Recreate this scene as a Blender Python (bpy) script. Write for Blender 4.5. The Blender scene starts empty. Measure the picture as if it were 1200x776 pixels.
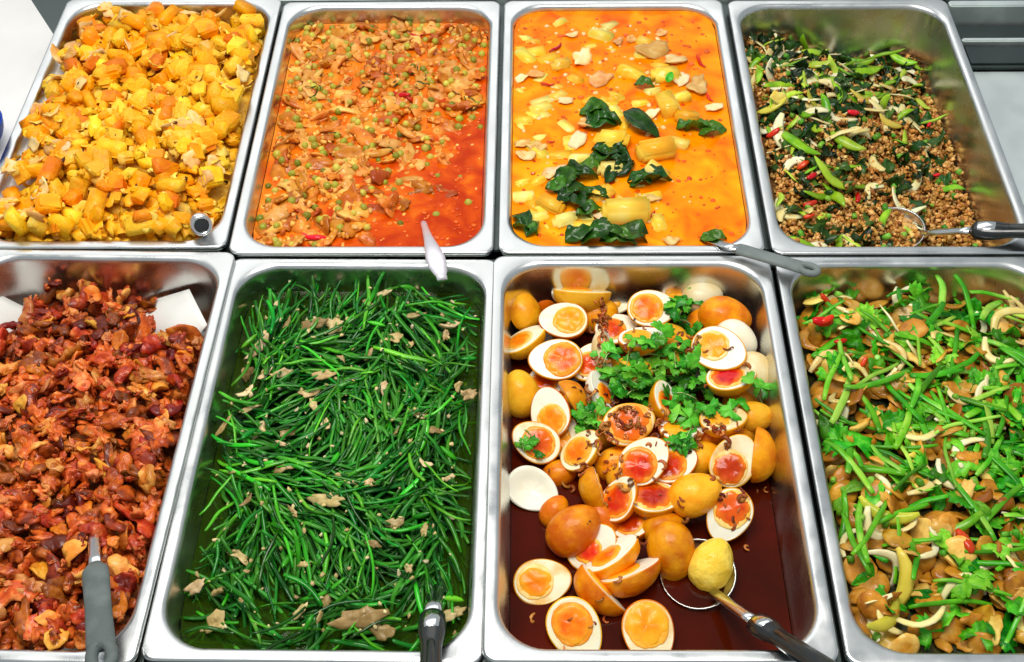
import bpy, bmesh, math, random
import numpy as np
from mathutils import Vector, Matrix, noise

# ------------------------------------------------------------------ camera, light, exposure
sc = bpy.context.scene
F, PIT, YAW, ROL = 1450.5, 0.854178, -0.0238525, -0.0188683
CAM = np.array([0.0420159, -1.0575366, 1.0718227])
dv = np.array([math.sin(YAW)*math.cos(PIT), math.cos(YAW)*math.cos(PIT), -math.sin(PIT)])
rv = np.array([math.cos(YAW), -math.sin(YAW), 0.0]); uv_ = np.cross(rv, dv)
RV = rv*math.cos(ROL)+uv_*math.sin(ROL); UV = -rv*math.sin(ROL)+uv_*math.cos(ROL)
cam = bpy.data.cameras.new('camera'); camo = bpy.data.objects.new('camera', cam)
sc.collection.objects.link(camo); sc.camera = camo
cam.sensor_width = 36; cam.lens = F/1200*36; cam.clip_start = 0.05; cam.clip_end = 50
camo.matrix_world = Matrix(((RV[0], UV[0], -dv[0], CAM[0]), (RV[1], UV[1], -dv[1], CAM[1]), (RV[2], UV[2], -dv[2], CAM[2]), (0, 0, 0, 1)))

world = bpy.data.worlds.new('World'); sc.world = world; world.use_nodes = True
bg = world.node_tree.nodes['Background']; bg.inputs[0].default_value = (0.86, 0.95, 1.0, 1); bg.inputs[1].default_value = 0.46

def area(name, loc, target, sx, sy, power, col):
    l = bpy.data.lights.new(name, 'AREA'); l.shape = 'RECTANGLE'; l.size = sx; l.size_y = sy; l.energy = power; l.color = col
    o = bpy.data.objects.new(name, l); sc.collection.objects.link(o); o.location = loc
    d = Vector(target)-Vector(loc); o.rotation_euler = d.to_track_quat('-Z', 'Y').to_euler()
    return o
area('daylight_opening', (-0.6, 2.2, 1.9), (0, 0.1, 0), 3.6, 1.7, 24, (1.0, 0.99, 0.96))
area('added_overhead_lamp', (-0.15, -0.22, 1.75), (-0.05, -.05, 0), 1.3, 0.6, 34, (1.0, 0.965, 0.90))  # added overhead area lamp, placed for directional shading and glints on the food
sc.view_settings.view_transform = 'Standard'; sc.view_settings.look = 'None'
sc.view_settings.exposure = 0.0; sc.view_settings.gamma = 1.0; sc.view_settings.use_curve_mapping = False
sc.render.engine = 'CYCLES'

# ------------------------------------------------------------------ helpers
RND = random.Random(11); RNG = np.random.default_rng(11)
col = sc.collection
def ray(u, v):
    return dv*F+RV*(u-600)+UV*(388-v)
def at(u, v, z=0.0):
    w = ray(u, v); t = (z-CAM[2])/w[2]; return CAM+t*w
def mk(name, V, Fc, mat=None, smooth=True):
    m = bpy.data.meshes.new(name)
    V = np.asarray(V, float)
    m.from_pydata(V.tolist(), [], [list(map(int, f)) for f in Fc])
    if smooth == 'mix':       # broad cut faces stay flat, the softened edges are smooth
        ar = np.empty(len(m.polygons)); m.polygons.foreach_get('area', ar); m.polygons.foreach_set('use_smooth', ar < .22*ar.max())
    elif smooth: m.polygons.foreach_set('use_smooth', np.ones(len(m.polygons), bool))
    if mat: m.materials.append(mat)
    m.update(); return m
def ob(name, mesh, parent=None, M=None):
    o = bpy.data.objects.new(name, mesh); col.objects.link(o)
    if parent: o.parent = parent
    if M is not None: o.matrix_world = M
    return o
def tag(o, label, cat, group=None):
    o['label'] = label; o['category'] = cat
    if group: o['group'] = group
    return o
def struct(o): o['kind'] = 'structure'; return o
def stuff(o, label, cat): o['kind'] = 'stuff'; o['label'] = label; o['category'] = cat; return o
def nz(x, y, z): return noise.noise(Vector((x, y, z)))

# ------------------------------------------------------------------ materials
def mat(name, cols, scale=60, rough=0.35, sss=0.0, sssr=(1, .4, .2), bump=0.0, bscale=200, var=0.25, hue=0.02, metal=0.0,
        coat=0.0, island=False, detail=3, spec=0.2, trans=0.0, bdist=0.001, pos=None, rvar=0.0, coatr=0.08):
    m = bpy.data.materials.new(name); m.use_nodes = True
    nt = m.node_tree; N = nt.nodes; L = nt.links; b = N['Principled BSDF']
    tc = N.new('ShaderNodeTexCoord')
    if island: rn = N.new('ShaderNodeNewGeometry'); ro = rn.outputs['Random Per Island']
    else: rn = N.new('ShaderNodeObjectInfo'); ro = rn.outputs['Random']
    mul = N.new('ShaderNodeMath'); mul.operation = 'MULTIPLY'; mul.inputs[1].default_value = 37.0; L.new(ro, mul.inputs[0])
    add = N.new('ShaderNodeVectorMath'); add.operation = 'ADD'; L.new(tc.outputs['Object'], add.inputs[0]); L.new(mul.outputs[0], add.inputs[1])
    n1 = N.new('ShaderNodeTexNoise'); n1.inputs['Scale'].default_value = scale; n1.inputs['Detail'].default_value = detail
    L.new(add.outputs[0], n1.inputs['Vector'])
    # fold per-object randomness into the ramp position
    off = N.new('ShaderNodeMath'); off.operation = 'MULTIPLY_ADD'; off.inputs[1].default_value = 0.55; off.inputs[2].default_value = -0.275; L.new(ro, off.inputs[0])
    fac = N.new('ShaderNodeMath'); fac.operation = 'ADD'; L.new(n1.outputs['Fac'], fac.inputs[0]); L.new(off.outputs[0], fac.inputs[1])
    rp = N.new('ShaderNodeValToRGB'); L.new(fac.outputs[0], rp.inputs[0])
    e = rp.color_ramp.elements
    k = len(cols)
    ps = pos or [0.22+0.56*i/max(1, k-1) for i in range(k)]
    e[0].position = ps[0]; e[0].color = (*cols[0], 1); e[1].position = ps[-1]; e[1].color = (*cols[-1], 1)
    for i in range(1, k-1):
        q = e.new(ps[i]); q.color = (*cols[i], 1)
    hs = N.new('ShaderNodeHueSaturation'); L.new(rp.outputs[0], hs.inputs['Color'])
    fr = N.new('ShaderNodeMath'); fr.operation = 'MULTIPLY'; fr.inputs[1].default_value = 7.31; L.new(ro, fr.inputs[0])
    f2 = N.new('ShaderNodeMath'); f2.operation = 'FRACT'; L.new(fr.outputs[0], f2.inputs[0])
    v = N.new('ShaderNodeMath'); v.operation = 'MULTIPLY_ADD'; v.inputs[1].default_value = 2*var; v.inputs[2].default_value = 1-var; L.new(f2.outputs[0], v.inputs[0]); L.new(v.outputs[0], hs.inputs['Value'])
    f3 = N.new('ShaderNodeMath'); f3.operation = 'MULTIPLY'; f3.inputs[1].default_value = 13.7; L.new(ro, f3.inputs[0])
    f4 = N.new('ShaderNodeMath'); f4.operation = 'FRACT'; L.new(f3.outputs[0], f4.inputs[0])
    h = N.new('ShaderNodeMath'); h.operation = 'MULTIPLY_ADD'; h.inputs[1].default_value = 2*hue; h.inputs[2].default_value = .5-hue; L.new(f4.outputs[0], h.inputs[0]); L.new(h.outputs[0], hs.inputs['Hue'])
    L.new(hs.outputs[0], b.inputs['Base Color'])
    b.inputs['Roughness'].default_value = rough; b.inputs['Metallic'].default_value = metal
    b.inputs['Specular IOR Level'].default_value = spec
    if rvar:
        nr = N.new('ShaderNodeTexNoise'); nr.inputs['Scale'].default_value = scale*1.7; L.new(add.outputs[0], nr.inputs['Vector'])
        mr = N.new('ShaderNodeMapRange'); mr.inputs[3].default_value = max(.03, rough-rvar); mr.inputs[4].default_value = rough+rvar; mr.inputs[1].default_value = .3; mr.inputs[2].default_value = .7
        L.new(nr.outputs['Fac'], mr.inputs[0]); L.new(mr.outputs[0], b.inputs['Roughness'])
    if sss:
        b.inputs['Subsurface Weight'].default_value = sss; b.inputs['Subsurface Radius'].default_value = sssr; b.inputs['Subsurface Scale'].default_value = 0.0022
    if coat:
        b.inputs['Coat Weight'].default_value = coat*.38; b.inputs['Coat Roughness'].default_value = coatr
    if trans: b.inputs['Transmission Weight'].default_value = trans
    if bump:
        n2 = N.new('ShaderNodeTexNoise'); n2.inputs['Scale'].default_value = bscale; n2.inputs['Detail'].default_value = 4
        L.new(add.outputs[0], n2.inputs['Vector'])
        bp = N.new('ShaderNodeBump'); bp.inputs['Strength'].default_value = bump; bp.inputs['Distance'].default_value = bdist
        L.new(n2.outputs['Fac'], bp.inputs['Height']); L.new(bp.outputs[0], b.inputs['Normal'])
    return m

def steel(name, base=(.80, .81, .80), rough=0.24, streak=(1, 1, 1), smudge=0.10):
    m = bpy.data.materials.new(name); m.use_nodes = True
    nt = m.node_tree; N = nt.nodes; L = nt.links; b = N['Principled BSDF']
    b.inputs['Metallic'].default_value = 1
    tc = N.new('ShaderNodeTexCoord'); mp = N.new('ShaderNodeMapping'); mp.inputs['Scale'].default_value = streak
    L.new(tc.outputs['Object'], mp.inputs[0])
    n1 = N.new('ShaderNodeTexNoise'); n1.inputs['Scale'].default_value = 18; n1.inputs['Detail'].default_value = 6; L.new(tc.outputs['Object'], n1.inputs['Vector'])
    n2 = N.new('ShaderNodeTexNoise'); n2.inputs['Scale'].default_value = 900; n2.inputs['Detail'].default_value = 2; L.new(mp.outputs[0], n2.inputs['Vector'])
    rr = N.new('ShaderNodeMapRange'); rr.inputs[1].default_value = .3; rr.inputs[2].default_value = .7; rr.inputs[3].default_value = rough-smudge*.6; rr.inputs[4].default_value = rough+smudge
    L.new(n1.outputs['Fac'], rr.inputs[0]); L.new(rr.outputs[0], b.inputs['Roughness'])
    mx = N.new('ShaderNodeMix'); mx.data_type = 'RGBA'; L.new(n1.outputs['Fac'], mx.inputs[0])
    mx.inputs[6].default_value = (*[c*.9 for c in base], 1); mx.inputs[7].default_value = (*base, 1); L.new(mx.outputs[2], b.inputs['Base Color'])
    bp = N.new('ShaderNodeBump'); bp.inputs['Strength'].default_value = .12; bp.inputs['Distance'].default_value = .0003
    L.new(n2.outputs['Fac'], bp.inputs['Height']); L.new(bp.outputs[0], b.inputs['Normal'])
    return m

M = {}
M['rim'] = steel('steel_rim', (.71, .72, .715), .30, (1, .04, 1), .20)
M['basin'] = steel('steel_basin', (.72, .72, .70), .25, (.05, .05, 1), .12)
M['deck'] = steel('steel_deck', (.84, .90, .87), .50, (.05, 1, 1))
M['darksteel'] = steel('dark_steel', (.10, .12, .115), .35)
M['chrome'] = steel('polished_steel', (.80, .80, .80), .14, (1, 1, 1), .05)
M['black'] = mat('black_plastic', [(.008, .010, .010), (.016, .018, .018)], 40, .22, var=.1, hue=0, spec=.6, rvar=.08)
M['grey'] = mat('grey_plastic', [(.10, .12, .115), (.18, .205, .20)], 50, .55, var=.02, hue=0, bump=.3, bscale=300, rvar=.12)
M['lilac'] = mat('satin_metal', [(.62, .58, .64), (.75, .71, .76)], 50, .28, var=.02, hue=0, metal=.55)
M['white_top'] = mat('white_laminate', [(.66, .64, .62), (.80, .785, .77)], 9, .45, var=0, hue=0, detail=6)
M['blue'] = mat('blue_plastic', [(.005, .03, .30), (.01, .06, .42)], 20, .35, var=.05, hue=0)
M['paper'] = mat('paper', [(.74, .74, .70), (.82, .82, .79)], 25, .7, var=0, hue=0, bump=.25, bscale=60)
# foods
M['pumpkin'] = mat('pumpkin', [(.86, .25, .001), (.95, .41, .003), (.97, .58, .03)], 55, .38, .25, (1, .45, .1), .7, 330, .20, .014, coat=.3, rvar=.14, bdist=.002)
M['mash'] = mat('pumpkin_mash', [(.45, .20, .01), (.80, .40, .02), (.92, .58, .08)], 160, .3, 0, bump=.9, bscale=220, var=0, hue=0, coat=.3, bdist=.003)
M['curd'] = mat('egg_curd', [(.84, .33, .005), (.94, .50, .02), (.96, .68, .13)], 90, .38, .2, (1, .7, .3), .3, 300, .18, .01, coat=.2, island=True)
M['porkpale'] = mat('pork_pale', [(.72, .38, .08), (.85, .56, .20), (.89, .68, .36)], 90, .36, .2, (1, .5, .3), .4, 300, .15, .012, coat=.2)
M['fleck'] = mat('dark_fleck', [(.05, .015, .004), (.14, .045, .01)], 90, .4, var=.3, island=True)
M['porkred'] = mat('pork_in_curry', [(.42, .085, .004), (.68, .22, .016), (.84, .44, .10)], 70, .30, .15, (1, .4, .2), .5, 260, .2, .012, coat=.4, rvar=.1)
M['bits'] = mat('curry_bits', [(.52, .11, .006), (.76, .27, .025), (.86, .46, .11)], 90, .3, var=.2, hue=.012, coat=.4, island=True)
M['pea'] = mat('pea', [(.20, .20, .012), (.40, .36, .03), (.56, .46, .07)], 50, .26, .2, (.6, 1, .2), .15, 300, .25, .015, coat=.4)
M['chili'] = mat('red_chili', [(.50, .008, .004), (.72, .03, .008)], 50, .18, .1, var=.15, hue=.01, coat=.6)
M['shred'] = mat('lime_leaf_shred', [(.015, .05, .008), (.05, .11, .015)], 80, .3, var=.25, coat=.3)
M['gourd'] = mat('gourd', [(.90, .45, .015), (.92, .63, .06), (.88, .75, .20)], 45, .24, .2, (1, .8, .3), .15, 160, .12, .012, coat=.5, rvar=.08)
M['porkwhite'] = mat('meat_in_orange_curry', [(.66, .30, .07), (.86, .55, .20), (.90, .70, .40)], 70, .28, .2, (1, .6, .3), .4, 240, .15, .01, coat=.4)
M['basil'] = mat('basil', [(.008, .038, .003), (.022, .095, .006), (.06, .17, .012)], 90, .22, 0, bump=.6, bscale=140, var=.3, hue=.015, coat=.5, bdist=.002)
M['mince'] = mat('mince', [(.32, .11, .014), (.60, .27, .05), (.80, .48, .16)], 160, .34, .1, (1, .4, .2), .4, 400, .28, .012, coat=.35, island=True)
M['mincebase'] = mat('mince_base', [(.09, .04, .01), (.26, .11, .03), (.42, .20, .06)], 220, .3, bump=.9, bscale=300, var=0, hue=0, coat=.4, bdist=.003)
M['onion'] = mat('onion', [(.74, .56, .18), (.84, .72, .34), (.87, .82, .54)], 60, .25, .35, (1, .9, .5), .1, 200, .12, .012, coat=.4)
M['greenpod'] = mat('green_pod', [(.12, .32, .006), (.28, .52, .015), (.50, .66, .06)], 60, .25, .1, (.5, 1, .2), .15, 250, .2, .02, coat=.4)
M['bean'] = mat('bean_cut', [(.06, .24, .012), (.14, .40, .03), (.26, .52, .06)], 60, .28, .1, (.5, 1, .2), .1, 250, .2, .02, coat=.35)
M['darkherb'] = mat('dark_herb', [(.006, .022, .003), (.018, .065, .008), (.05, .13, .015)], 90, .3, bump=.6, bscale=220, var=.35, coat=.3)
M['yellowpep'] = mat('yellow_pepper', [(.42, .44, .03), (.66, .58, .05), (.80, .66, .10)], 40, .22, .2, (1, 1, .2), .1, 200, .15, .02, coat=.5)
M['fried'] = mat('fried_pork', [(.13, .018, .004), (.32, .042, .005), (.54, .105, .011), (.76, .30, .07)], 95, .34, .05, (1, .3, .1), .7, 300, .34, .016, coat=.6, rvar=.15, bdist=.0016)
M['friedgold'] = mat('fried_pork_fat', [(.44, .09, .005), (.68, .20, .012), (.82, .38, .06)], 60, .36, .1, (1, .4, .1), .7, 260, .22, .015, coat=.3, rvar=.12)
M['friedbase'] = mat('fried_base', [(.03, .006, .003), (.14, .03, .01), (.3, .08, .02)], 160, .4, bump=.9, bscale=200, var=0, hue=0, bdist=.004)
M['chive'] = mat('chive', [(.004, .07, .002), (.014, .19, .003), (.07, .42, .014)], 30, .20, .05, (.4, 1, .2), .15, 300, .48, .022, coat=.6)
M['chivestuff'] = mat('chive_under', [(.008, .08, .006), (.02, .17, .012), (.06, .30, .025)], 40, .26, 0, var=.30, hue=.015, coat=.3, island=True)
M['porkgrey'] = mat('pork_grey', [(.28, .19, .06), (.50, .36, .15), (.70, .53, .29)], 130, .36, .15, (1, .5, .3), .5, 300, .2, .012, coat=.3)
M['garlic'] = mat('garlic_bits', [(.45, .34, .12), (.66, .50, .22), (.7, .6, .35)], 90, .35, var=.2, island=True, coat=.2)
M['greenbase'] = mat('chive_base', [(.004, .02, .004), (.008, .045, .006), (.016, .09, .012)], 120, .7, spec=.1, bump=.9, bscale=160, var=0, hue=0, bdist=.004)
M['skin'] = mat('egg_skin', [(.64, .14, .001), (.86, .32, .003), (.92, .47, .02)], 55, .36, .15, (1, .5, .15), .45, 170, .12, .006, coat=.3, rvar=.12, detail=6, bdist=.002)
M['skinyellow'] = mat('egg_skin_yellow', [(.74, .32, .012), (.88, .54, .03), (.92, .66, .10)], 45, .32, .2, (1, .6, .2), .6, 120, .05, .005, coat=.3, detail=6, bdist=.004)
M['skinwhite'] = mat('egg_skin_white', [(.74, .54, .24), (.83, .76, .54), (.86, .82, .66)], 26, .30, .4, (1, .8, .5), .1, 150, .05, .005, coat=.3)
M['white'] = mat('egg_white', [(.80, .50, .16), (.86, .78, .52), (.87, .84, .68)], 30, .26, .3, (1, .85, .6), .12, 150, .04, .004, coat=.3, pos=[.14, .34, .62], detail=5)
M['yolkorange'] = mat('yolk_orange', [(.80, .12, .001), (.91, .25, .002), (.94, .40, .010)], 60, .30, .1, (1, .4, .1), .35, 190, .08, .006, coat=.3, rvar=.12)
M['yolkred'] = mat('yolk_red', [(.40, .004, .0005), (.62, .022, .001), (.82, .12, .004)], 55, .20, .1, (1, .25, .05), .3, 170, .10, .008, coat=.5, rvar=.08)
M['yolkrim'] = mat('yolk_rim', [(.88, .30, .01), (.92, .48, .06), (.90, .66, .24)], 90, .35, .2, (1, .6, .2), .3, 200, .06, .006, coat=.2, detail=5)
M['coriander'] = mat('coriander', [(.02, .16, .008), (.06, .34, .012), (.15, .50, .04)], 70, .32, .05, (.4, 1, .2), .4, 220, .25, .015, coat=.2)
M['stem'] = mat('herb_stem', [(.20, .36, .06), (.46, .58, .22)], 60, .3, var=.2, coat=.2)
M['shallot'] = mat('fried_shallot', [(.14, .022, .006), (.36, .09, .015), (.58, .24, .05)], 120, .3, var=.3, hue=.015, island=True, coat=.4)
M['sausage'] = mat('tan_slice', [(.30, .105, .005), (.60, .28, .02), (.82, .55, .13)], 60, .30, .1, (1, .5, .2), .4, 300, .22, .014, coat=.5, rvar=.12, bdist=.0012)
M['celery'] = mat('celery_leaf', [(.018, .17, .003), (.05, .35, .006), (.18, .54, .025)], 110, .32, .05, (.4, 1, .2), .8, 210, .32, .02, coat=.15, bdist=.002)
M['stalk'] = mat('green_stalk', [(.03, .20, .003), (.09, .40, .008), (.36, .60, .07)], 34, .22, .1, (.4, 1, .2), .12, 260, .22, .018, coat=.35)
M['stirbase'] = mat('stirfry_base', [(.012, .016, .003), (.07, .06, .01), (.20, .12, .03)], 120, .45, spec=.2, bump=.9, bscale=160, var=0, hue=0, coat=.3, bdist=.004)

def soft_edge(m, tone):
    """set yolk: paler and firmer toward its edge (mesh attribute 'edge'), broken up by noise"""
    nt = m.node_tree; N = nt.nodes; L = nt.links; b = N['Principled BSDF']; src = b.inputs['Base Color'].links[0].from_socket
    at_ = N.new('ShaderNodeAttribute'); at_.attribute_name = 'edge'
    n = N.new('ShaderNodeTexNoise'); n.inputs['Scale'].default_value = 130; n.inputs['Detail'].default_value = 5
    tc = N.new('ShaderNodeTexCoord'); L.new(tc.outputs['Object'], n.inputs['Vector'])
    a = N.new('ShaderNodeMath'); a.operation = 'MULTIPLY_ADD'; a.inputs[1].default_value = .55; L.new(n.outputs['Fac'], a.inputs[0]); L.new(at_.outputs['Fac'], a.inputs[2])
    r = N.new('ShaderNodeMapRange'); r.interpolation_type = 'SMOOTHSTEP'; r.inputs[1].default_value = .72; r.inputs[2].default_value = 1.32; r.inputs[4].default_value = .9; L.new(a.outputs[0], r.inputs[0])
    mx = N.new('ShaderNodeMix'); mx.data_type = 'RGBA'; L.new(r.outputs[0], mx.inputs[0]); L.new(src, mx.inputs[6]); mx.inputs[7].default_value = (*tone, 1)
    L.new(mx.outputs[2], b.inputs['Base Color'])
soft_edge(M['yolkorange'], (.93, .42, .02)); soft_edge(M['yolkred'], (.88, .22, .008))
def liquid(name, cols, scale, rough, bump, bscale, dist=1.0, coat=.0, grad=None, pos=None, spec=.06):
    """curry surface: colour from warped noise, optional diagonal change of make-up (oil pools to one side)"""
    m = bpy.data.materials.new(name); m.use_nodes = True
    nt = m.node_tree; N = nt.nodes; L = nt.links; b = N['Principled BSDF']
    tc = N.new('ShaderNodeTexCoord')
    n1 = N.new('ShaderNodeTexNoise'); n1.inputs['Scale'].default_value = scale; n1.inputs['Detail'].default_value = 6; n1.inputs['Distortion'].default_value = dist
    L.new(tc.outputs['Object'], n1.inputs['Vector'])
    fac = n1.outputs['Fac']
    if grad:
        dp = N.new('ShaderNodeVectorMath'); dp.operation = 'DOT_PRODUCT'; dp.inputs[1].default_value = (grad[0], grad[1], 0); L.new(tc.outputs['Object'], dp.inputs[0])
        a = N.new('ShaderNodeMath'); a.operation = 'ADD'; L.new(fac, a.inputs[0]); L.new(dp.outputs['Value'], a.inputs[1])
        a2 = N.new('ShaderNodeMath'); a2.operation = 'ADD'; L.new(a.outputs[0], a2.inputs[0]); a2.inputs[1].default_value = grad[2]; fac = a2.outputs[0]
    rp = N.new('ShaderNodeValToRGB'); L.new(fac, rp.inputs[0]); e = rp.color_ramp.elements; k = len(cols)
    ps = pos or [.25+.5*i/(k-1) for i in range(k)]
    e[0].position = ps[0]; e[0].color = (*cols[0], 1); e[1].position = ps[-1]; e[1].color = (*cols[-1], 1)
    for i in range(1, k-1): q = e.new(ps[i]); q.color = (*cols[i], 1)
    L.new(rp.outputs[0], b.inputs['Base Color']); b.inputs['Roughness'].default_value = rough
    b.inputs['Specular IOR Level'].default_value = spec
    b.inputs['Coat Weight'].default_value = coat; b.inputs['Coat Roughness'].default_value = .06
    n2 = N.new('ShaderNodeTexNoise'); n2.inputs['Scale'].default_value = bscale; n2.inputs['Detail'].default_value = 3; L.new(tc.outputs['Object'], n2.inputs['Vector'])
    bp = N.new('ShaderNodeBump'); bp.inputs['Strength'].default_value = bump; bp.inputs['Distance'].default_value = .002
    L.new(n2.outputs['Fac'], bp.inputs['Height']); L.new(bp.outputs[0], b.inputs['Normal'])
    return m
M['redcurry'] = liquid('red_curry', [(.44, .028, .000), (.60, .065, .001), (.76, .16, .004), (.84, .28, .022)], 26, .16, .45, 150, .6, grad=(-.9, .55, .02))
M['orangecurry'] = liquid('orange_curry', [(.78, .11, .000), (.90, .21, .000), (.94, .32, .001), (.95, .46, .012)], 24, .2, .3, 90, .8, grad=(-.1, -.12, -.03))
M['soy'] = liquid('brown_sauce', [(.024, .004, .001), (.060, .005, .001), (.095, .007, .001)], 9, .05, .10, 40, .5, coat=.0, spec=.14)
M['juice'] = liquid('pumpkin_juice', [(.55, .26, .015), (.70, .36, .03), (.78, .46, .08)], 40, .12, .3, 120, .5)
def clear_liquid(name, tint, body):
    m = bpy.data.materials.new(name); m.use_nodes = True
    nt = m.node_tree; N = nt.nodes; L = nt.links; N.remove(N['Principled BSDF'])
    out = N['Material Output']
    tr = N.new('ShaderNodeBsdfTransparent'); tr.inputs[0].default_value = (*tint, 1)
    df = N.new('ShaderNodeBsdfDiffuse'); df.inputs[0].default_value = (*body, 1)
    gl = N.new('ShaderNodeBsdfGlossy'); gl.inputs['Roughness'].default_value = .05
    m1 = N.new('ShaderNodeMixShader'); m1.inputs[0].default_value = .30; L.new(tr.outputs[0], m1.inputs[1]); L.new(df.outputs[0], m1.inputs[2])
    fr = N.new('ShaderNodeFresnel'); fr.inputs[0].default_value = 1.16
    tc = N.new('ShaderNodeTexCoord'); n2 = N.new('ShaderNodeTexNoise'); n2.inputs['Scale'].default_value = 70; L.new(tc.outputs['Object'], n2.inputs['Vector'])
    bp = N.new('ShaderNodeBump'); bp.inputs['Strength'].default_value = .35; bp.inputs['Distance'].default_value = .002; L.new(n2.outputs['Fac'], bp.inputs['Height'])
    L.new(bp.outputs[0], gl.inputs['Normal']); L.new(bp.outputs[0], fr.inputs['Normal'])
    m2 = N.new('ShaderNodeMixShader'); L.new(fr.outputs[0], m2.inputs[0]); L.new(m1.outputs[0], m2.inputs[1]); L.new(gl.outputs[0], m2.inputs[2])
    L.new(m2.outputs[0], out.inputs['Surface']); return m
M['broth'] = clear_liquid('green_broth', (.42, .62, .12), (.05, .10, .005))

# ------------------------------------------------------------------ setting
def box(name, x0, x1, y0, y1, z0, z1, m, bev=.0015):
    bm = bmesh.new()
    bmesh.ops.create_cube(bm, size=1)
    for v in bm.verts: v.co = Vector(((x0+x1)/2+v.co.x*(x1-x0), (y0+y1)/2+v.co.y*(y1-y0), (z0+z1)/2+v.co.z*(z1-z0)))
    if bev: bmesh.ops.bevel(bm, geom=bm.edges[:], offset=bev, segments=2, affect='EDGES')
    me = bpy.data.meshes.new(name); bm.to_mesh(me); bm.free(); me.materials.append(m); return ob(name, me)
struct(box('counter_well', -1.2, 1.2, -.75, .9, -.16, -.14, M['darksteel']))
for x in (-.3295, -.002, .331):
    struct(box('counter_rail', x-.003, x+.003, -.55, -.012, -.14, -.0145, M['darksteel']))
    struct(box('counter_rail', x-.008, x+.008, .02, .55, -.14, -.0145, M['darksteel']))
struct(box('counter_cross_rail', -1.2, -.334, .004, .020, -.14, -.0165, M['darksteel']))
struct(box('counter_cross_rail', -.321, 1.2, -.006, .008, -.14, -.0165, M['darksteel']))
struct(box('counter_back_edge', -.60, .655, .5475, .72, -.14, -.006, M['deck'], .003))
# steel shelf right of the mince pan with its dark back channel
struct(box('counter_deck', .664, 1.25, -.2, .385, -.045, -.022, M['deck'], .002))
struct(box('counter_step', .664, 1.25, .388, .432, -.045, -.012, M['darksteel'], .003))
struct(box('counter_lip', .664, 1.25, .4345, .443, -.045, -.006, M['deck'], .002))
struct(box('counter_channel', .664, 1.25, .446, .515, -.09, -.035, M['darksteel'], .002))
struct(box('counter_back_lip', .664, 1.25, .518, .533, -.045, -.004, M['deck'], .002))
struct(box('counter_back_panel', .664, 1.25, .5355, .9, -.045, -.008, M['darksteel'], .002))
# white table on the far left, its slanted edge, and the dark counter frame behind
struct(box('counter_frame', -1.3, -.664, .30, .95, -.06, -.034, M['darksteel'], .002))
A = at(36, 0, -.02); B = at(62, 40, -.02)
d = (B-A)[:2]; P0 = A[:2]-d*4; P1 = A[:2]+d*3.5
poly = [(P0[0], P0[1]), (P1[0], P1[1]), (-.664, P1[1]-.25), (-.664, -.6), (-1.6, -.6), (-1.6, P0[1])]
bm = bmesh.new()
f = bm.faces.new([bm.verts.new((x, y, -.03)) for x, y in poly]); 
ex = bmesh.ops.extrude_face_region(bm, geom=[f]); bmesh.ops.translate(bm, vec=(0, 0, .012), verts=[g for g in ex['geom'] if isinstance(g, bmesh.types.BMVert)])
bmesh.ops.recalc_face_normals(bm, faces=bm.faces[:])
me = bpy.data.meshes.new('white_table_top'); bm.to_mesh(me); bm.free(); me.materials.append(M['white_top']); struct(ob('white_table_top', me))

# ------------------------------------------------------------------ pans
def ring(hx, hy, r, z, n=9):
    r = min(r, hx*.98, hy*.98); P = []
    for cx, cy, a0 in ((hx-r, hy-r, 0), (-hx+r, hy-r, 90), (-hx+r, -hy+r, 180), (hx-r, -hy+r, 270)):
        for i in range(n+1):
            a = math.radians(a0+90*i/n); P.append((cx+r*math.cos(a), cy+r*math.sin(a), z))
    return P
def loft(rings, close_end=False, cyc=True):
    n = len(rings[0]); V = [p for r_ in rings for p in r_]; Fc = []
    for k in range(len(rings)-1):
        for i in range(n):
            j = (i+1) % n
            Fc.append((k*n+i, k*n+j, (k+1)*n+j, (k+1)*n+i))
    if close_end: Fc.append(tuple((len(rings)-1)*n+i for i in range(n)))
    return V, Fc
DEPTH = .104
def inset(z):   # inner wall inset from the outer edge at height z
    return .0150+(-z-.008)*.125
CELL = .0015
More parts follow.
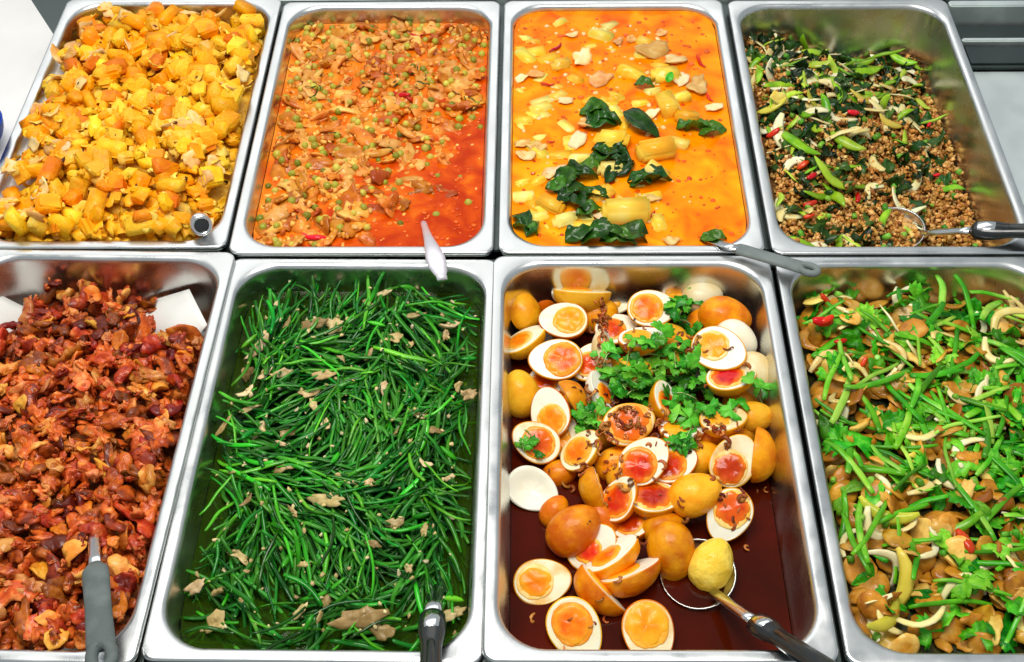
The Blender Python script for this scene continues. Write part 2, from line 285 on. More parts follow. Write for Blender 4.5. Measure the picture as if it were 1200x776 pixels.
class Pan:
    def __init__(s, label, cx, cy, z=0, yaw=0, W=.325, L=.530):
        s.W, s.L = W, L; s.hx, s.hy = W/2, L/2
        s.T = Matrix.Translation((cx, cy, z)) @ Matrix.Rotation(math.radians(yaw), 4, 'Z')
        s.Ti = np.array(s.T.inverted()); s.Tn = np.array(s.T)
        root = bpy.data.objects.new('food_pan', None); col.objects.link(root); root.matrix_world = s.T
        root.empty_display_size = .05
        tag(root, label, 'food pan', 'steel food pans set side by side in the counter')
        hx, hy = s.hx, s.hy
        V, Fc = loft([ring(hx-i, hy-i, r, z_) for i, r, z_ in ((.0016, .012, -.0070), (.0002, .013, -.0065), (0, .013, -.003), (.0004, .013, -.0012), (.0014, .012, -.0002), (.003, .012, 0), (.0095, .046, 0), (.0112, .047, -.0006), (.0134, .048, -.0022), (.0145, .048, -.005), (.0150, .048, -.008))])
        ob('rim', mk('rim', V, Fc, M['rim']), root)
        V, Fc = loft([ring(hx-i, hy-i, r, z_) for i, r, z_ in ((.0150, .048, -.008), (inset(-.05), .046, -.05), (inset(-.086), .042, -.086), (.0275, .038, -.095), (.032, .034, -.101), (.038, .03, -.104))], True)
        ob('basin', mk('basin', V, Fc, M['basin']), root)
        s.zcap = .03; s.nx = int(W/CELL)+1; s.ny = int(L/CELL)+1
        s.H = np.full((s.nx, s.ny), -DEPTH)
        s.X, s.Y = np.meshgrid((np.arange(s.nx)+.5)*CELL-s.hx, (np.arange(s.ny)+.5)*CELL-s.hy, indexing='ij')
    def set_height(s, fn, nscale=30, namp=.006, seed=0):
        """fn(s,t) -> z with s,t in [-1,1]; adds lumps"""
        S = s.X/(s.hx-.02); T = s.Y/(s.hy-.02)
        Z = fn(S, T)
        # coarse lump field
        gx = np.linspace(-s.hx, s.hx, 34); gy = np.linspace(-s.hy, s.hy, 52)
        G = np.array([[nz(x*nscale, y*nscale, seed*7.3)+.5*nz(x*nscale*2.3, y*nscale*2.3, seed*3.1) for y in gy] for x in gx])
        fx = (s.X+s.hx)/(2*s.hx)*33; fy = (s.Y+s.hy)/(2*s.hy)*51
        ix = np.clip(fx.astype(int), 0, 32); iy = np.clip(fy.astype(int), 0, 50); ax = fx-ix; ay = fy-iy
        Zn = G[ix, iy]*(1-ax)*(1-ay)+G[ix+1, iy]*ax*(1-ay)+G[ix, iy+1]*(1-ax)*ay+G[ix+1, iy+1]*ax*ay
        s.H = np.maximum(Z+Zn*namp, -DEPTH+.001)
    def base_mesh(s, name, m, label, cat, step=3, drop=.002):
        """the packed mass under the loose pieces, as a closed lump that follows the pan walls"""
        nr, na = 26, 96; V = []; Fc = []
        for i in range(nr+1):
            k = i/nr
            for j in range(na):
                a = 2*math.pi*j/na; c, d_ = math.cos(a), math.sin(a)
                e = 5.0; q = (abs(c)**e+abs(d_)**e)**(-1/e)
                ins = .022; 
                for _ in range(2):
                    x = k*q*c*(s.hx-ins); y = k*q*d_*(s.hy-ins); zz = s.h(x, y)-drop; ins = inset(min(zz, -.008))+.0012
                V.append((x, y, zz))
        for i in range(nr):
            for j in range(na):
                b = (j+1) % na; Fc.append((i*na+j, (i+1)*na+j, (i+1)*na+b, i*na+b))
        o = ob(name, mk(name, V, Fc, m), None, s.T); stuff(o, label, cat); return o
    def idx(s, x, y):
        return np.clip(((x+s.hx)/CELL).astype(int), 0, s.nx-1), np.clip(((y+s.hy)/CELL).astype(int), 0, s.ny-1)
    def h(s, x, y):
        i = min(max(int((x+s.hx)/CELL), 0), s.nx-1); j = min(max(int((y+s.hy)/CELL), 0), s.ny-1); return s.H[i, j]
    def normal(s, x, y, d=.009):
        gx = (s.h(x+d, y)-s.h(x-d, y))/(2*d); gy = (s.h(x, y+d)-s.h(x, y-d))/(2*d)
        gx = max(-.9, min(.9, gx)); gy = max(-.9, min(.9, gy))
        return Vector((-gx, -gy, 1)).normalized()
    def local(s, p):
        return s.Ti[:3, :3] @ np.asarray(p)+s.Ti[:3, 3]
    def hit(s, u, v):
        """pixel -> point of the food surface (pan coordinates)"""
        o = s.local(CAM); w = s.Ti[:3, :3] @ ray(u, v); w = w/np.linalg.norm(w)
        t = (.04-o[2])/w[2]
        for _ in range(400):
            p = o+w*t
            if p[2] < s.h(p[0], p[1]): break
            t += .001
        return float(p[0]), float(p[1]), float(p[2])
    def fit(s, S, x, y, zref):
        ins = inset(min(-.008, zref))+.001
        for _ in range(3):
            ax = x+S[:, 0]; ay = y+S[:, 1]
            x -= max(0, ax.max()-(s.hx-ins)); x += max(0, -(s.hx-ins)-ax.min())
            y -= max(0, ay.max()-(s.hy-ins)); y += max(0, -(s.hy-ins)-ay.min())
            # rounded corners
            ax = np.abs(x+S[:, 0])-(s.hx-ins-.044); ay = np.abs(y+S[:, 1])-(s.hy-ins-.044)
            rr = np.where((ax > 0) & (ay > 0), np.hypot(ax, ay), 0); m_ = rr.max()-.044
            if m_ > 0:
                k = m_/1.4; x -= math.copysign(k, x); y -= math.copysign(k, y)
        return x, y
    def drop(s, var, x, y, yaw=0, tilt=0, tdir=0, scale=1, sink=.12, align=1.0, z=None, commit=True, flip=False, wall=True):
        n = s.normal(x, y); n = Vector((n.x*align, n.y*align, 1)).normalized()
        Q = Vector((0, 0, 1)).rotation_difference(n).to_matrix() @ Matrix.Rotation(tilt, 3, Vector((math.cos(tdir), math.sin(tdir), 0))) @ Matrix.Rotation(yaw, 3, 'Z')
        if flip: Q = Q @ Matrix.Rotation(math.pi, 3, 'X')
        S = (var.S*scale) @ np.array(Q).T
        if wall: x, y = s.fit(S, x, y, s.h(x, y))
        ix, iy = s.idx(x+S[:, 0], y+S[:, 1])
        if z is None:
            gap = S[:, 2]-s.H[ix, iy]; z = -float(np.quantile(gap, sink))
        over = float(S[:, 2].max())+z-s.zcap
        if over > 0: z -= over
        if commit: np.maximum.at(s.H, (ix, iy), S[:, 2]+z)
        return Matrix.Translation((x, y, z)) @ (Q.to_4x4()) @ Matrix.Diagonal((scale, scale, scale, 1))

class Var:
    """a piece shape: mesh data shared by its copies and a cloud of surface samples for stacking"""
    def __init__(s, name, V, Fc, m, n=260, smooth=True):
        s.V = np.asarray(V, float); s.F = [tuple(f) for f in Fc]; s.mesh = mk(name, s.V, s.F, m, smooth)
        tri = []
        for f in s.F:
            for k in range(1, len(f)-1): tri.append((f[0], f[k], f[k+1]))
        tri = np.array(tri); a, b, c = s.V[tri[:, 0]], s.V[tri[:, 1]], s.V[tri[:, 2]]
        ar = np.linalg.norm(np.cross(b-a, c-a), axis=1)+1e-12
        k = RNG.choice(len(tri), n, p=ar/ar.sum()); r1 = np.sqrt(RNG.random(n))[:, None]; r2 = RNG.random(n)[:, None]
        s.S = np.vstack([s.V, a[k]*(1-r1)+b[k]*r1*(1-r2)+c[k]*r1*r2])

class Joined:
    def __init__(s): s.V = []; s.F = []; s.n = 0
    def add(s, var, Mx):
        A = np.array(Mx); s.V.append(var.V @ A[:3, :3].T+A[:3, 3])
        n = s.n; s.F.extend([tuple(i+n for i in f) for f in var.F]); s.n += len(var.V)
    def build(s, name, m, pan, label, cat):
        if not s.V: return
        o = ob(name, mk(name, np.vstack(s.V), s.F, m), None, pan.T if pan else None); return stuff(o, label, cat)

def halton(n, seed=0):
    def h(i, b):
        f, r_ = 1, 0
        while i > 0: f /= b; r_ += f*(i % b); i //= b
        return r_
    off = RND.random(), RND.random()
    return [((h(i+1+seed, 2)+off[0]) % 1, (h(i+1+seed, 3)+off[1]) % 1) for i in range(n)]

def scatter(pan, vars_, n, name=None, label=None, cat=None, group=None, joined=None, weight=None, tilt=.5, smin=.8, smax=1.15, sink=.12,
            seed=0, yaw=None, zlev=None, zj=0, align=1.0, margin=.02, flip=.5):
    out = []; tries = halton(n*6, seed); k = 0
    for a, b in tries:
        if k >= n: break
        x = (a*2-1)*(pan.hx-margin); y = (b*2-1)*(pan.hy-margin)
        x += RND.gauss(0, .003); y += RND.gauss(0, .003)
        if weight and RND.random() > weight(x/(pan.hx-.02), y/(pan.hy-.02)): continue
        v = RND.choice(vars_); yw = RND.uniform(0, 6.283) if yaw is None else yaw(x, y)
        z = None if zlev is None else zlev+RND.uniform(-zj, zj)
        Mx = pan.drop(v, x, y, yw, RND.gauss(0, tilt), RND.uniform(0, 6.28), RND.uniform(smin, smax), sink, align, z, flip=RND.random() < flip)
        if joined is not None: joined.add(v, Mx)
        else: out.append(tag(ob(name, v.mesh, None, pan.T @ Mx), label, cat, group))
        k += 1
    return out

# ------------------------------------------------------------------ piece shapes
def ico(sub):
    bm = bmesh.new(); bmesh.ops.create_icosphere(bm, subdivisions=sub, radius=1)
    V = [tuple(v.co) for v in bm.verts]; Fc = [tuple(v.index for v in f.verts) for f in bm.faces]; bm.free(); return np.array(V), Fc
ICO = {k: ico(k) for k in (1, 2, 3)}
def blob(seed, a, b, c, amp=.25, fr=1.3, sub=2, boxy=0.0):
    V, Fc = ICO[sub]; V = V.copy()
    if boxy:
        m_ = np.abs(V).max(1, keepdims=True); V = V*(1-boxy)+V/m_*boxy*.8
    for i in range(len(V)):
        p = V[i]*fr; V[i] *= 1+amp*(nz(p[0]+seed*5.1, p[1], p[2]-seed)+.5*nz(p[0]*2.2, p[1]*2.2+seed*3, p[2]*2.2))
    return V*np.array([a, b, c]), Fc
def chunk(seed, a, b, c, bev=.0022, jit=.35, npts=14):
    """angular cut piece with softened edges"""
    r = random.Random(seed); bm = bmesh.new()
    for sx in (-1, 1):
        for sy in (-1, 1):
            for sz in (-1, 1):
                bm.verts.new(((sx*(1-r.random()*jit))*a, (sy*(1-r.random()*jit))*b, (sz*(1-r.random()*jit))*c))
    for _ in range(npts-8):
        p = Vector((r.gauss(0, 1), r.gauss(0, 1), r.gauss(0, 1))).normalized(); bm.verts.new((p.x*a*1.05, p.y*b*1.05, p.z*c*1.1))
    h = bmesh.ops.convex_hull(bm, input=bm.verts[:])
    bmesh.ops.delete(bm, geom=[v for v in bm.verts if not v.link_faces], context='VERTS')
    bmesh.ops.dissolve_limit(bm, angle_limit=.25, verts=bm.verts[:], edges=bm.edges[:])
    bmesh.ops.bevel(bm, geom=bm.edges[:], offset=bev, segments=2, affect='EDGES', clamp_overlap=True)
    for v in bm.verts:
        q = v.co*90; v.co += v.co.normalized()*(.0016*nz(q.x+seed, q.y, q.z)+.0008*nz(q.x*2.5, q.y*2.5+seed, q.z*2.5))
    bmesh.ops.triangulate(bm, faces=[f for f in bm.faces if len(f.verts) > 4])
    bm.verts.index_update()
    V = [tuple(v.co) for v in bm.verts]; Fc = [tuple(v.index for v in f.verts) for f in bm.faces]; bm.free(); return V, Fc
def flake(seed, a, b, th, curl=.4, ruff=.35, nr=4, na=16, fold=0.0, rug=0.0):
    """thin irregular slice of meat: uneven outline, curled and rippled"""
    r = random.Random(seed); ph = r.random()*20; ax = r.uniform(0, 3.14)
    def surf(k, t):
        rad = k*(1+ruff*(nz(math.cos(t)*1.6+ph, math.sin(t)*1.6, seed)+.5*nz(math.cos(t)*3.7, math.sin(t)*3.7+ph, seed)))
        x = rad*math.cos(t)*a; y = rad*math.sin(t)*b
        q = x*math.cos(ax)+y*math.sin(ax); q2 = -x*math.sin(ax)+y*math.cos(ax)
        z = curl*(q*q/a)-fold*abs(q2)+.28*curl*a*nz(x/a*2.2+ph, y/a*2.2, 3.3+seed)
        return x, y, z
    V = []; Fc = []
    for side in (1, -1):
        for i in range(nr+1):
            k = i/nr; e = math.sqrt(max(0, 1-k**3))
            for j in range(na):
                t = 2*math.pi*j/na; x, y, z = surf(max(k, .02), t)
                V.append((x, y, z+side*th*.5*(.12+.88*e)*(1+.4*nz(x*150+ph, y*150, seed+side))+rug*(nz(x*330+ph, y*330, seed)+.6*nz(x*700, y*700+ph, seed+side))))
    n1 = (nr+1)*na
    for s_ in (0, 1):
        for i in range(nr):
            for j in range(na):
                b_ = (j+1) % na; q = (s_*n1+i*na+j, s_*n1+(i+1)*na+j, s_*n1+(i+1)*na+b_, s_*n1+i*na+b_)
                Fc.append(q if s_ == 0 else q[::-1])
    for j in range(na):
        b_ = (j+1) % na; Fc.append((nr*na+j, n1+nr*na+j, n1+nr*na+b_, nr*na+b_))
    V = np.array(V); V -= V.mean(0); return V, Fc
def sweep(P, rad, k=6, flat=1.0, up=(0, 0, 1)):
    """tube along points P; rad list of radii or (half width, half height); closed ends"""
    P = [Vector(p) for p in P]; V = []; Fc = []; n = len(P); upv = Vector(up)
    for i in range(n):
        t = (P[min(i+1, n-1)]-P[max(i-1, 0)]).normalized()
        s_ = t.cross(upv); s_ = s_.normalized() if s_.length > 1e-6 else Vector((1, 0, 0)); w = s_.cross(t)
        a, b = rad[i] if isinstance(rad[i], (tuple, list)) else (rad[i], rad[i]*flat)
        for j in range(k):
            an = 2*math.pi*j/k; V.append(tuple(P[i]+s_*math.cos(an)*a+w*math.sin(an)*b))
    for i in range(n-1):
        for j in range(k):
            b_ = (j+1) % k; Fc.append((i*k+j, i*k+b_, (i+1)*k+b_, (i+1)*k+j))
    Fc.append(tuple(range(k))[::-1]); Fc.append(tuple((n-1)*k+j for j in range(k)))
    return V, Fc
def strip(seed, L, w, h, bend=.3, taper=.3, k=6, n=7, wob=.08):
    """straight or bent stalk / sliver lying along x"""
    r = random.Random(seed); P = []; rad = []; ph = r.random()*9
    for i in range(n):
        q = i/(n-1)-.5
        P.append((q*L, bend*L*(q*q*2-.25)+wob*L*.5*nz(q*2+ph, seed, 0), wob*L*nz(q*2.2, ph, seed)))
        f = 1-taper*abs(q*2)**2.5; rad.append((w*f, h*f))
    return sweep(P, rad, k)
def leaf(seed, L, W, curl=.25, fold=.25, wave=.12, teeth=0, nu=9, nv=6, th=.0004, lobes=0):
    """leaf blade along x with midrib fold, ripples and a little thickness"""
    r = random.Random(seed); ph = r.random()*30; V = []; Fc = []
    for side in (1, -1):
        for i in range(nu+1):
            q = i/nu; wd = W*(math.sin(math.pi*min(1, q**.75))**.8)*.5+.0006
            if teeth: wd *= 1+teeth*math.sin(q*38+ph)
            if lobes: wd *= .72+.42*abs(math.sin(q*math.pi*2.6+.6))
            for j in range(nv+1):
                s_ = j/nv*2-1; x = q*L-L*.5; y = s_*wd
                z = -curl*L*(q-.5)**2*2+fold*abs(y)+wave*W*nz(q*3.2+ph, s_*1.5, seed)+.35*wave*W*nz(q*8+ph, s_*4, seed)
                V.append((x, y+.12*L*nz(q*1.3, ph, 2), z+side*th*.5))
    n1 = (nu+1)*(nv+1); c = nv+1
    for s_ in (0, 1):
        for i in range(nu):
            for j in range(nv):
                q = (s_*n1+i*c+j, s_*n1+(i+1)*c+j, s_*n1+(i+1)*c+j+1, s_*n1+i*c+j+1); Fc.append(q[::-1] if s_ == 0 else q)
    for i in range(nu):
        for j in (0, nv):
            q = (i*c+j, (i+1)*c+j, n1+(i+1)*c+j, n1+i*c+j); Fc.append(q if j == 0 else q[::-1])
    V = np.array(V); V -= V.mean(0); return V, Fc
def herb_leaf(seed, R_, deep=.55, nt=42, th=.0004, curl=.5):
    """three-lobed toothed herb leaf (coriander, celery)"""
    r = random.Random(seed); ph = r.random()*20; V = []; Fc = []; rings = (0, .35, .7, 1)
    for side in (1, -1):
        for k in rings:
            for j in range(nt):
                t = -2.3+4.6*j/(nt-1)
                lob = 1-deep+deep*abs(math.cos(t*1.5))**.7
                tooth = 1+.10*math.sin(t*17+ph)+.05*math.sin(t*29+ph)
                rr = R_*k*lob*(tooth if k == 1 else 1)*(1+.15*nz(t, ph, seed))
                x = rr*math.cos(t); y = rr*math.sin(t)
                z = -curl*(x*x+y*y)/R_*.4+.22*R_*nz(x/R_*1.8+ph, y/R_*1.8, seed)+.09*R_*k*math.sin(t*3*1.5+ph)
                V.append((x, y, z+side*th*.5))
    n1 = len(rings)*nt
    for s_ in (0, 1):
        for i in range(len(rings)-1):
            for j in range(nt-1):
                q = (s_*n1+i*nt+j, s_*n1+(i+1)*nt+j, s_*n1+(i+1)*nt+j+1, s_*n1+i*nt+j+1); Fc.append(q if s_ == 0 else q[::-1])
    for j in range(nt-1):
        a = (len(rings)-1)*nt+j; Fc.append((a, n1+a, n1+a+1, a+1))
    return np.array(V), Fc
def roughen(V, amp, fr, seed):
    V = np.array(V, float); c = V.mean(0)
    for i in range(len(V)):
        p = V[i]*fr; d_ = V[i]-c; n = np.linalg.norm(d_)+1e-9
        V[i] += np.array([nz(p[0]+seed, p[1], p[2]), nz(p[0], p[1]+seed, p[2]+9), nz(p[0]-4, p[1], p[2]+seed)])*amp+np.array([nz(p[0]*2.4, p[1]*2.4, seed), nz(p[1]*2.4, p[2]*2.4, seed+5), nz(p[2]*2.4, p[0]*2.4, seed+8)])*amp*.5
    return V
def meat_strip(seed, L, w, h, bend, n=12, k=12):
    V, Fc = strip(seed, L, w, h, bend, .45, k, n, .22); return roughen(V, .0021, 120, seed*1.7), Fc
def curlring(seed, R_, th, turns=.8, k=5, n=12):
    r = random.Random(seed); ph = r.random()*9; P = []; rad = []
    for i in range(n):
        t = i/(n-1)*turns*6.28+ph; q = R_*(1+.35*nz(t*.7, ph, seed))
        P.append((q*math.cos(t), q*math.sin(t)*.8, .5*R_*nz(t*.6, seed, ph))); rad.append((th*(1-.5*abs(i/(n-1)*2-1)**3), th*.55))
    return sweep(P, rad, k)

# ------------------------------------------------------------------ the eight pans
sm = lambda a, b, x: np.clip((x-a)/(b-a), 0, 1)**2*(3-2*np.clip((x-a)/(b-a), 0, 1))
PUM = Pan('steel pan heaped with yellow pumpkin and egg stir-fry beside the white table', -.4955, .2775)
RED = Pan('steel pan of red curry with pork and green peas', -.1665, .2670)
ORA = Pan('steel pan of bright orange curry with gourd and basil leaves', .1640, .2675)
MIN = Pan('steel pan part filled with minced pork and basil stir-fry', .4965, .2650)
FRI = Pan('steel pan lined with white paper holding fried red-brown pork', -.4865, -.2625, 0, -1.2, .325, .542)
CHI = Pan('steel pan of green chives in broth, its rim tucked under its neighbours', -.1640, -.2655, -.0062, -.5)
EGG = Pan('steel pan of halved boiled eggs in dark brown sauce', .1625, -.2675, 0, 0, .3335)
STI = Pan('steel pan of celery and sliced sausage stir-fry', .4975, -.2700)

def liquid_mesh(pan, name, z, m, label, cat, lumps=.0006, rise=.0012):
    """level surface that reaches the pan wall and climbs it slightly"""
    nr, na = 40, 120; V = []; Fc = []; ins = inset(z)+.0004
    for i in range(nr+1):
        k = i/nr
        for j in range(na):
            a = 2*math.pi*j/na; c, s_ = math.cos(a), math.sin(a); hx, hy, r_ = pan.hx-ins, pan.hy-ins, .045
            # rounded-rectangle boundary along this direction
            q = min(hx/max(1e-6, abs(c)), hy/max(1e-6, abs(s_)))
            x, y = q*c, q*s_
            if abs(x) > hx-r_ and abs(y) > hy-r_:
                cx, cy = hx-r_, hy-r_; B_ = abs(c)*cx+abs(s_)*cy; D_ = B_*B_-(cx*cx+cy*cy-r_*r_); q = B_+math.sqrt(max(0, D_)); x, y = q*c, q*s_
            x *= k; y *= k
            V.append((x, y, z+lumps*nz(x*45, y*45, z*50)+(rise if i == nr else 0)))
    for i in range(nr):
        for j in range(na):
            b = (j+1) % na; Fc.append((i*na+j, (i+1)*na+j, (i+1)*na+b, i*na+b))
    o = ob(name, mk(name, V, Fc, m), None, pan.T); stuff(o, label, cat); return o

# ---------- 1 pumpkin
def h1(s, t):
    z = -.034+.056*(1-np.clip((s-.08)/1.35, -1, 1)**2)*(1-np.clip((t+.08)/1.35, -1, 1)**2)
    z = z-.020*(1-sm(-1.1, -.75, s))*sm(-.9, -.5, t)-.022*sm(.7, 1.05, t)-.012*sm(.55, 1.0, s)*(1-sm(-.2, .3, t))
    return z-.012
PUM.set_height(h1, 26, .007, 1); PUM.zcap = .034
PUM.base_mesh('pumpkin_mash', M['mash'], 'soft yellow pumpkin and egg mash packed under the chunks', 'mash')
liquid_mesh(PUM, 'pumpkin_juice', -.048, M['juice'], 'amber cooking juice in the pumpkin pan', 'juice')
PV = [Var('pumpkin_chunk', *chunk(100+i, RND.uniform(.011, .019), RND.uniform(.0085, .012), RND.uniform(.006, .0095), .0032, .50, 12), M['pumpkin'], smooth='mix' if i % 3 else True) for i in range(12)]
CV = [Var('egg_curd', *blob(150+i, .006, .0048, .0035, .5, 1.4), M['curd'], 60) for i in range(6)]
CF = [Var('egg_curd_sheet', *flake(160+i, .010, .007, .0022, .5, .6, 3, 12), M['curd'], 80) for i in range(5)]
KV = [Var('pork_slice', *flake(170+i, .015, .011, .005, .45, .45), M['porkpale']) for i in range(6)]
j = Joined(); scatter(PUM, PV, 150, joined=j, tilt=.6); j.build('pumpkin_under', M['pumpkin'], PUM, 'pumpkin pieces buried under the top layer', 'pumpkin')
jc = Joined(); scatter(PUM, CV+CF, 300, joined=jc, tilt=.6, sink=.2)
scatter(PUM, PV, 245, 'pumpkin_chunk', 'golden yellow pumpkin chunk in the heaped pumpkin pan', 'pumpkin chunk', 'pumpkin chunks in the heaped pan', tilt=.6, sink=.10, seed=900, smin=.9, smax=1.55)
scatter(PUM, KV, 38, 'pork_slice', 'pale pinkish pork slice among the pumpkin chunks', 'pork slice', 'pale pork slices among the pumpkin', tilt=.5, weight=lambda s, t: .3+.7*(s < -.4)+.3*(s > .6), seed=50)
scatter(PUM, CF, 380, joined=jc, tilt=.4, sink=.5, seed=333, smin=.7, smax=1.6)
scatter(PUM, CV, 420, joined=jc, tilt=.6, sink=.5, seed=4333, smin=.3, smax=.8)
jc.build('egg_curds', M['curd'], PUM, 'pale yellow scrambled egg bits clinging to the pumpkin', 'scrambled egg')
jf = Joined(); FV = [Var('fleck', *flake(190+i, .0045, .002, .0008, .5, .5, 2, 8), M['fleck'], 30) for i in range(3)]
scatter(PUM, FV, 70, joined=jf, tilt=.5, sink=.4); jf.build('garlic_flecks', M['fleck'], PUM, 'dark fried garlic flecks on the pumpkin', 'flecks')

# ---------- 2 red curry
ZR = -.0285
liquid_mesh(RED, 'red_curry', ZR, M['redcurry'], 'oily red curry sauce filling the pork and pea pan', 'curry')
RED.H[:] = ZR-.004
def wr(s, t):  # meat crowds the left and back, the oil lies open at the front right
    return float(np.clip(1.05-1.15*(1/(1+math.exp(-7*((s*.75-t*.75)-.62)))), .07, 1))
RV_ = [Var('pork_piece', *flake(200+i, RND.uniform(.010, .019), RND.uniform(.007, .012), RND.uniform(.005, .0075), .4, .6, 4, 18), M['porkred']) for i in range(14)]
BV = [Var('curry_bit', *blob(230+i, .0042, .0032, .0026, .5, 1.4), M['bits'], 40) for i in range(6)]
jb = Joined()
scatter(RED, BV, 1900, joined=jb, weight=wr, tilt=.5, sink=.35, smin=.6, smax=1.3)
scatter(RED, RV_, 225, 'pork_piece', 'small orange-stained pork piece half sunk in the red curry', 'pork piece', 'pork pieces in the red curry', weight=wr, tilt=.35, sink=.30, seed=70, smin=.85, smax=1.45)
scatter(RED, BV, 750, joined=jb, weight=wr, tilt=.5, sink=.4, seed=4000, smin=.6, smax=1.3)
jb.build('curry_bits', M['bits'], RED, 'shreds of meat and spice paste in the red curry', 'curry bits')
PE = [Var('pea', *blob(250+i, .0056, .0054, .0052, .07, 2.2, 3), M['pea'], 40) for i in range(4)]
scatter(RED, PE, 195, 'green_pea', 'green pea in the red pork curry', 'pea', 'green peas in the red curry', weight=lambda s, t: min(1, wr(s, t)*.9), tilt=3, sink=.42, seed=20, smin=.8, smax=1.1)
SH = [Var('leaf_shred', *strip(270+i, .018, .0009, .0004, .5, .2, 4, 7, .25), M['shred'], 40) for i in range(5)]
for u, v in ((365, 105), (372, 100), (368, 112), (392, 97), (398, 102), (425, 100), (432, 95), (455, 88), (462, 95), (470, 100), (490, 98), (498, 90), (496, 100), (545, 118), (552, 123), (556, 118), (470, 158), (478, 155), (455, 178), (460, 174), (385, 162), (392, 158), (556, 205), (552, 200), (355, 258), (360, 262), (486, 84), (535, 112)):
    x, y, z = RED.hit(u, v); Mx = RED.drop(SH[RND.randrange(5)], x, y, RND.uniform(0, 6.28), RND.gauss(0, .25), 1, RND.uniform(.8, 1.3), .3)
    tag(ob('leaf_shred', SH[RND.randrange(5)].mesh, None, RED.T @ Mx), 'dark green lime leaf shred floating in the red curry', 'leaf shred', 'leaf shreds in the red curry')
CH = [Var('chili', *strip(290+i, .034, .0042, .0028, .25, .75, 8, 9, .12), M['chili'], 120) for i in range(3)]
for u, v, a, s_ in ((470, 110, -.6, 1), (482, 119, -.4, .7), (487, 40, -.5, .6), (368, 279, -.25, 1.0)):
    x, y, z = RED.hit(u, v); tag(ob('red_chili', CH[0 if s_ == 1 else 1].mesh, None, RED.T @ RED.drop(CH[0], x, y, a, .1, 0, s_, .3)), 'red chili slice lying in the pork and pea curry', 'chili', 'chili slices in the red curry')
LP = Var('large_pork_strip', *strip(300, .042, .0062, .0035, .2, .85, 8, 10, .06), M['porkred'])
for u, v, a, s_ in ((483, 211, .06, 1), (347, 121, -.35, 1.15), (445, 180, .35, .9), (478, 157, -.55, .9)):
    x, y, z = RED.hit(u, v); tag(ob('pork_strip', LP.mesh, None, RED.T @ RED.drop(LP, x, y, a, .1, 0, s_, .3)), 'long tapering pork strip on top of the red curry', 'pork strip', 'long pork strips in the red curry')

# ---------- 3 orange curry
ZO = -.0105
liquid_mesh(ORA, 'orange_curry', ZO, M['orangecurry'], 'smooth bright orange curry sauce', 'curry')
ORA.H[:] = ZO
def put(pan, var, u, v, yaw, scale, zoff, tilt=0., tdir=0., name='', label='', cat='', group=None, level=None, mesh=None):
    p = pan.local(at(u, v, (level if level is not None else 0)+pan.T.translation.z))
    Mx = pan.drop(var, float(p[0]), float(p[1]), yaw, tilt, tdir, scale, .1, 0, level+zoff)
    return tag(ob(name, var.mesh, None, pan.T @ Mx), label, cat, group)
C3 = lambda x, y: (570+x/2.5875, y/2.5875)
GO = [Var('gourd', *chunk(400+i, .021, RND.uniform(.011, .0145), .0115, .0050, .34, 12), M['gourd']) for i in range(8)]
for n_, (x, y, w, a, dz) in enumerate([(225, 200, 80, .5, .002), (345, 108, 95, -.4, -.002), (140, 160, 90, .1, -.006), (440, 225, 95, -.35, .001), (540, 235, 92, .2, .006), (545, 325, 100, -1.3, .005), (592, 300, 62, .2, .004), (605, 360, 78, -.1, .005), (380, 438, 118, -.25, .007), (510, 470, 125, .3, .009), (585, 440, 60, -.5, .003), (290, 487, 85, .3, .002), (375, 517, 80, .2, .004), (515, 527, 80, -.3, .002), (350, 590, 85, .4, .001), (195, 625, 85, -.6, .004), (235, 672, 82, .4, .002), (420, 655, 150, .1, .006), (95, 602, 62, 0, .002), (155, 552, 60, .5, -.001), (100, 365, 62, 0, -.001), (165, 330, 72, .6, -.002), (310, 308, 50, 1, .002), (465, 312, 60, .3, -.002), (270, 242, 62, -.6, .0), (380, 305, 50, .2, .001), (100, 85, 70, .1, -.008), (380, 75, 60, .2, -.008), (300, 660, 60, .2, -.003), (490, 610, 50, .4, -.003), (160, 660, 60, .3, .0), (130, 655, 50, .4, .0)]):
    u, v = C3(x, y); put(ORA, GO[n_ % 8], u, v, a, w/84, dz-.0022, RND.gauss(0, .2), RND.uniform(0, 6), 'gourd_chunk', 'pale yellow gourd chunk poking out of the orange curry', 'gourd chunk', 'gourd chunks in the orange curry', ZO)
for n_ in range(84):
    u, v = C3(RND.uniform(80, 520)+RND.gauss(0, 30), RND.uniform(60, 690)); put(ORA, GO[n_ % 8], u, v, RND.uniform(0, 6), RND.uniform(.5, .95), RND.uniform(-.008, -.004), RND.gauss(0, .2), 0, 'gourd_chunk', 'pale yellow gourd chunk poking out of the orange curry', 'gourd chunk', 'gourd chunks in the orange curry', ZO)
MW = [Var('meat_piece', *flake(430+i, .018, .012, .007, .3, .45), M['porkwhite']) for i in range(6)]
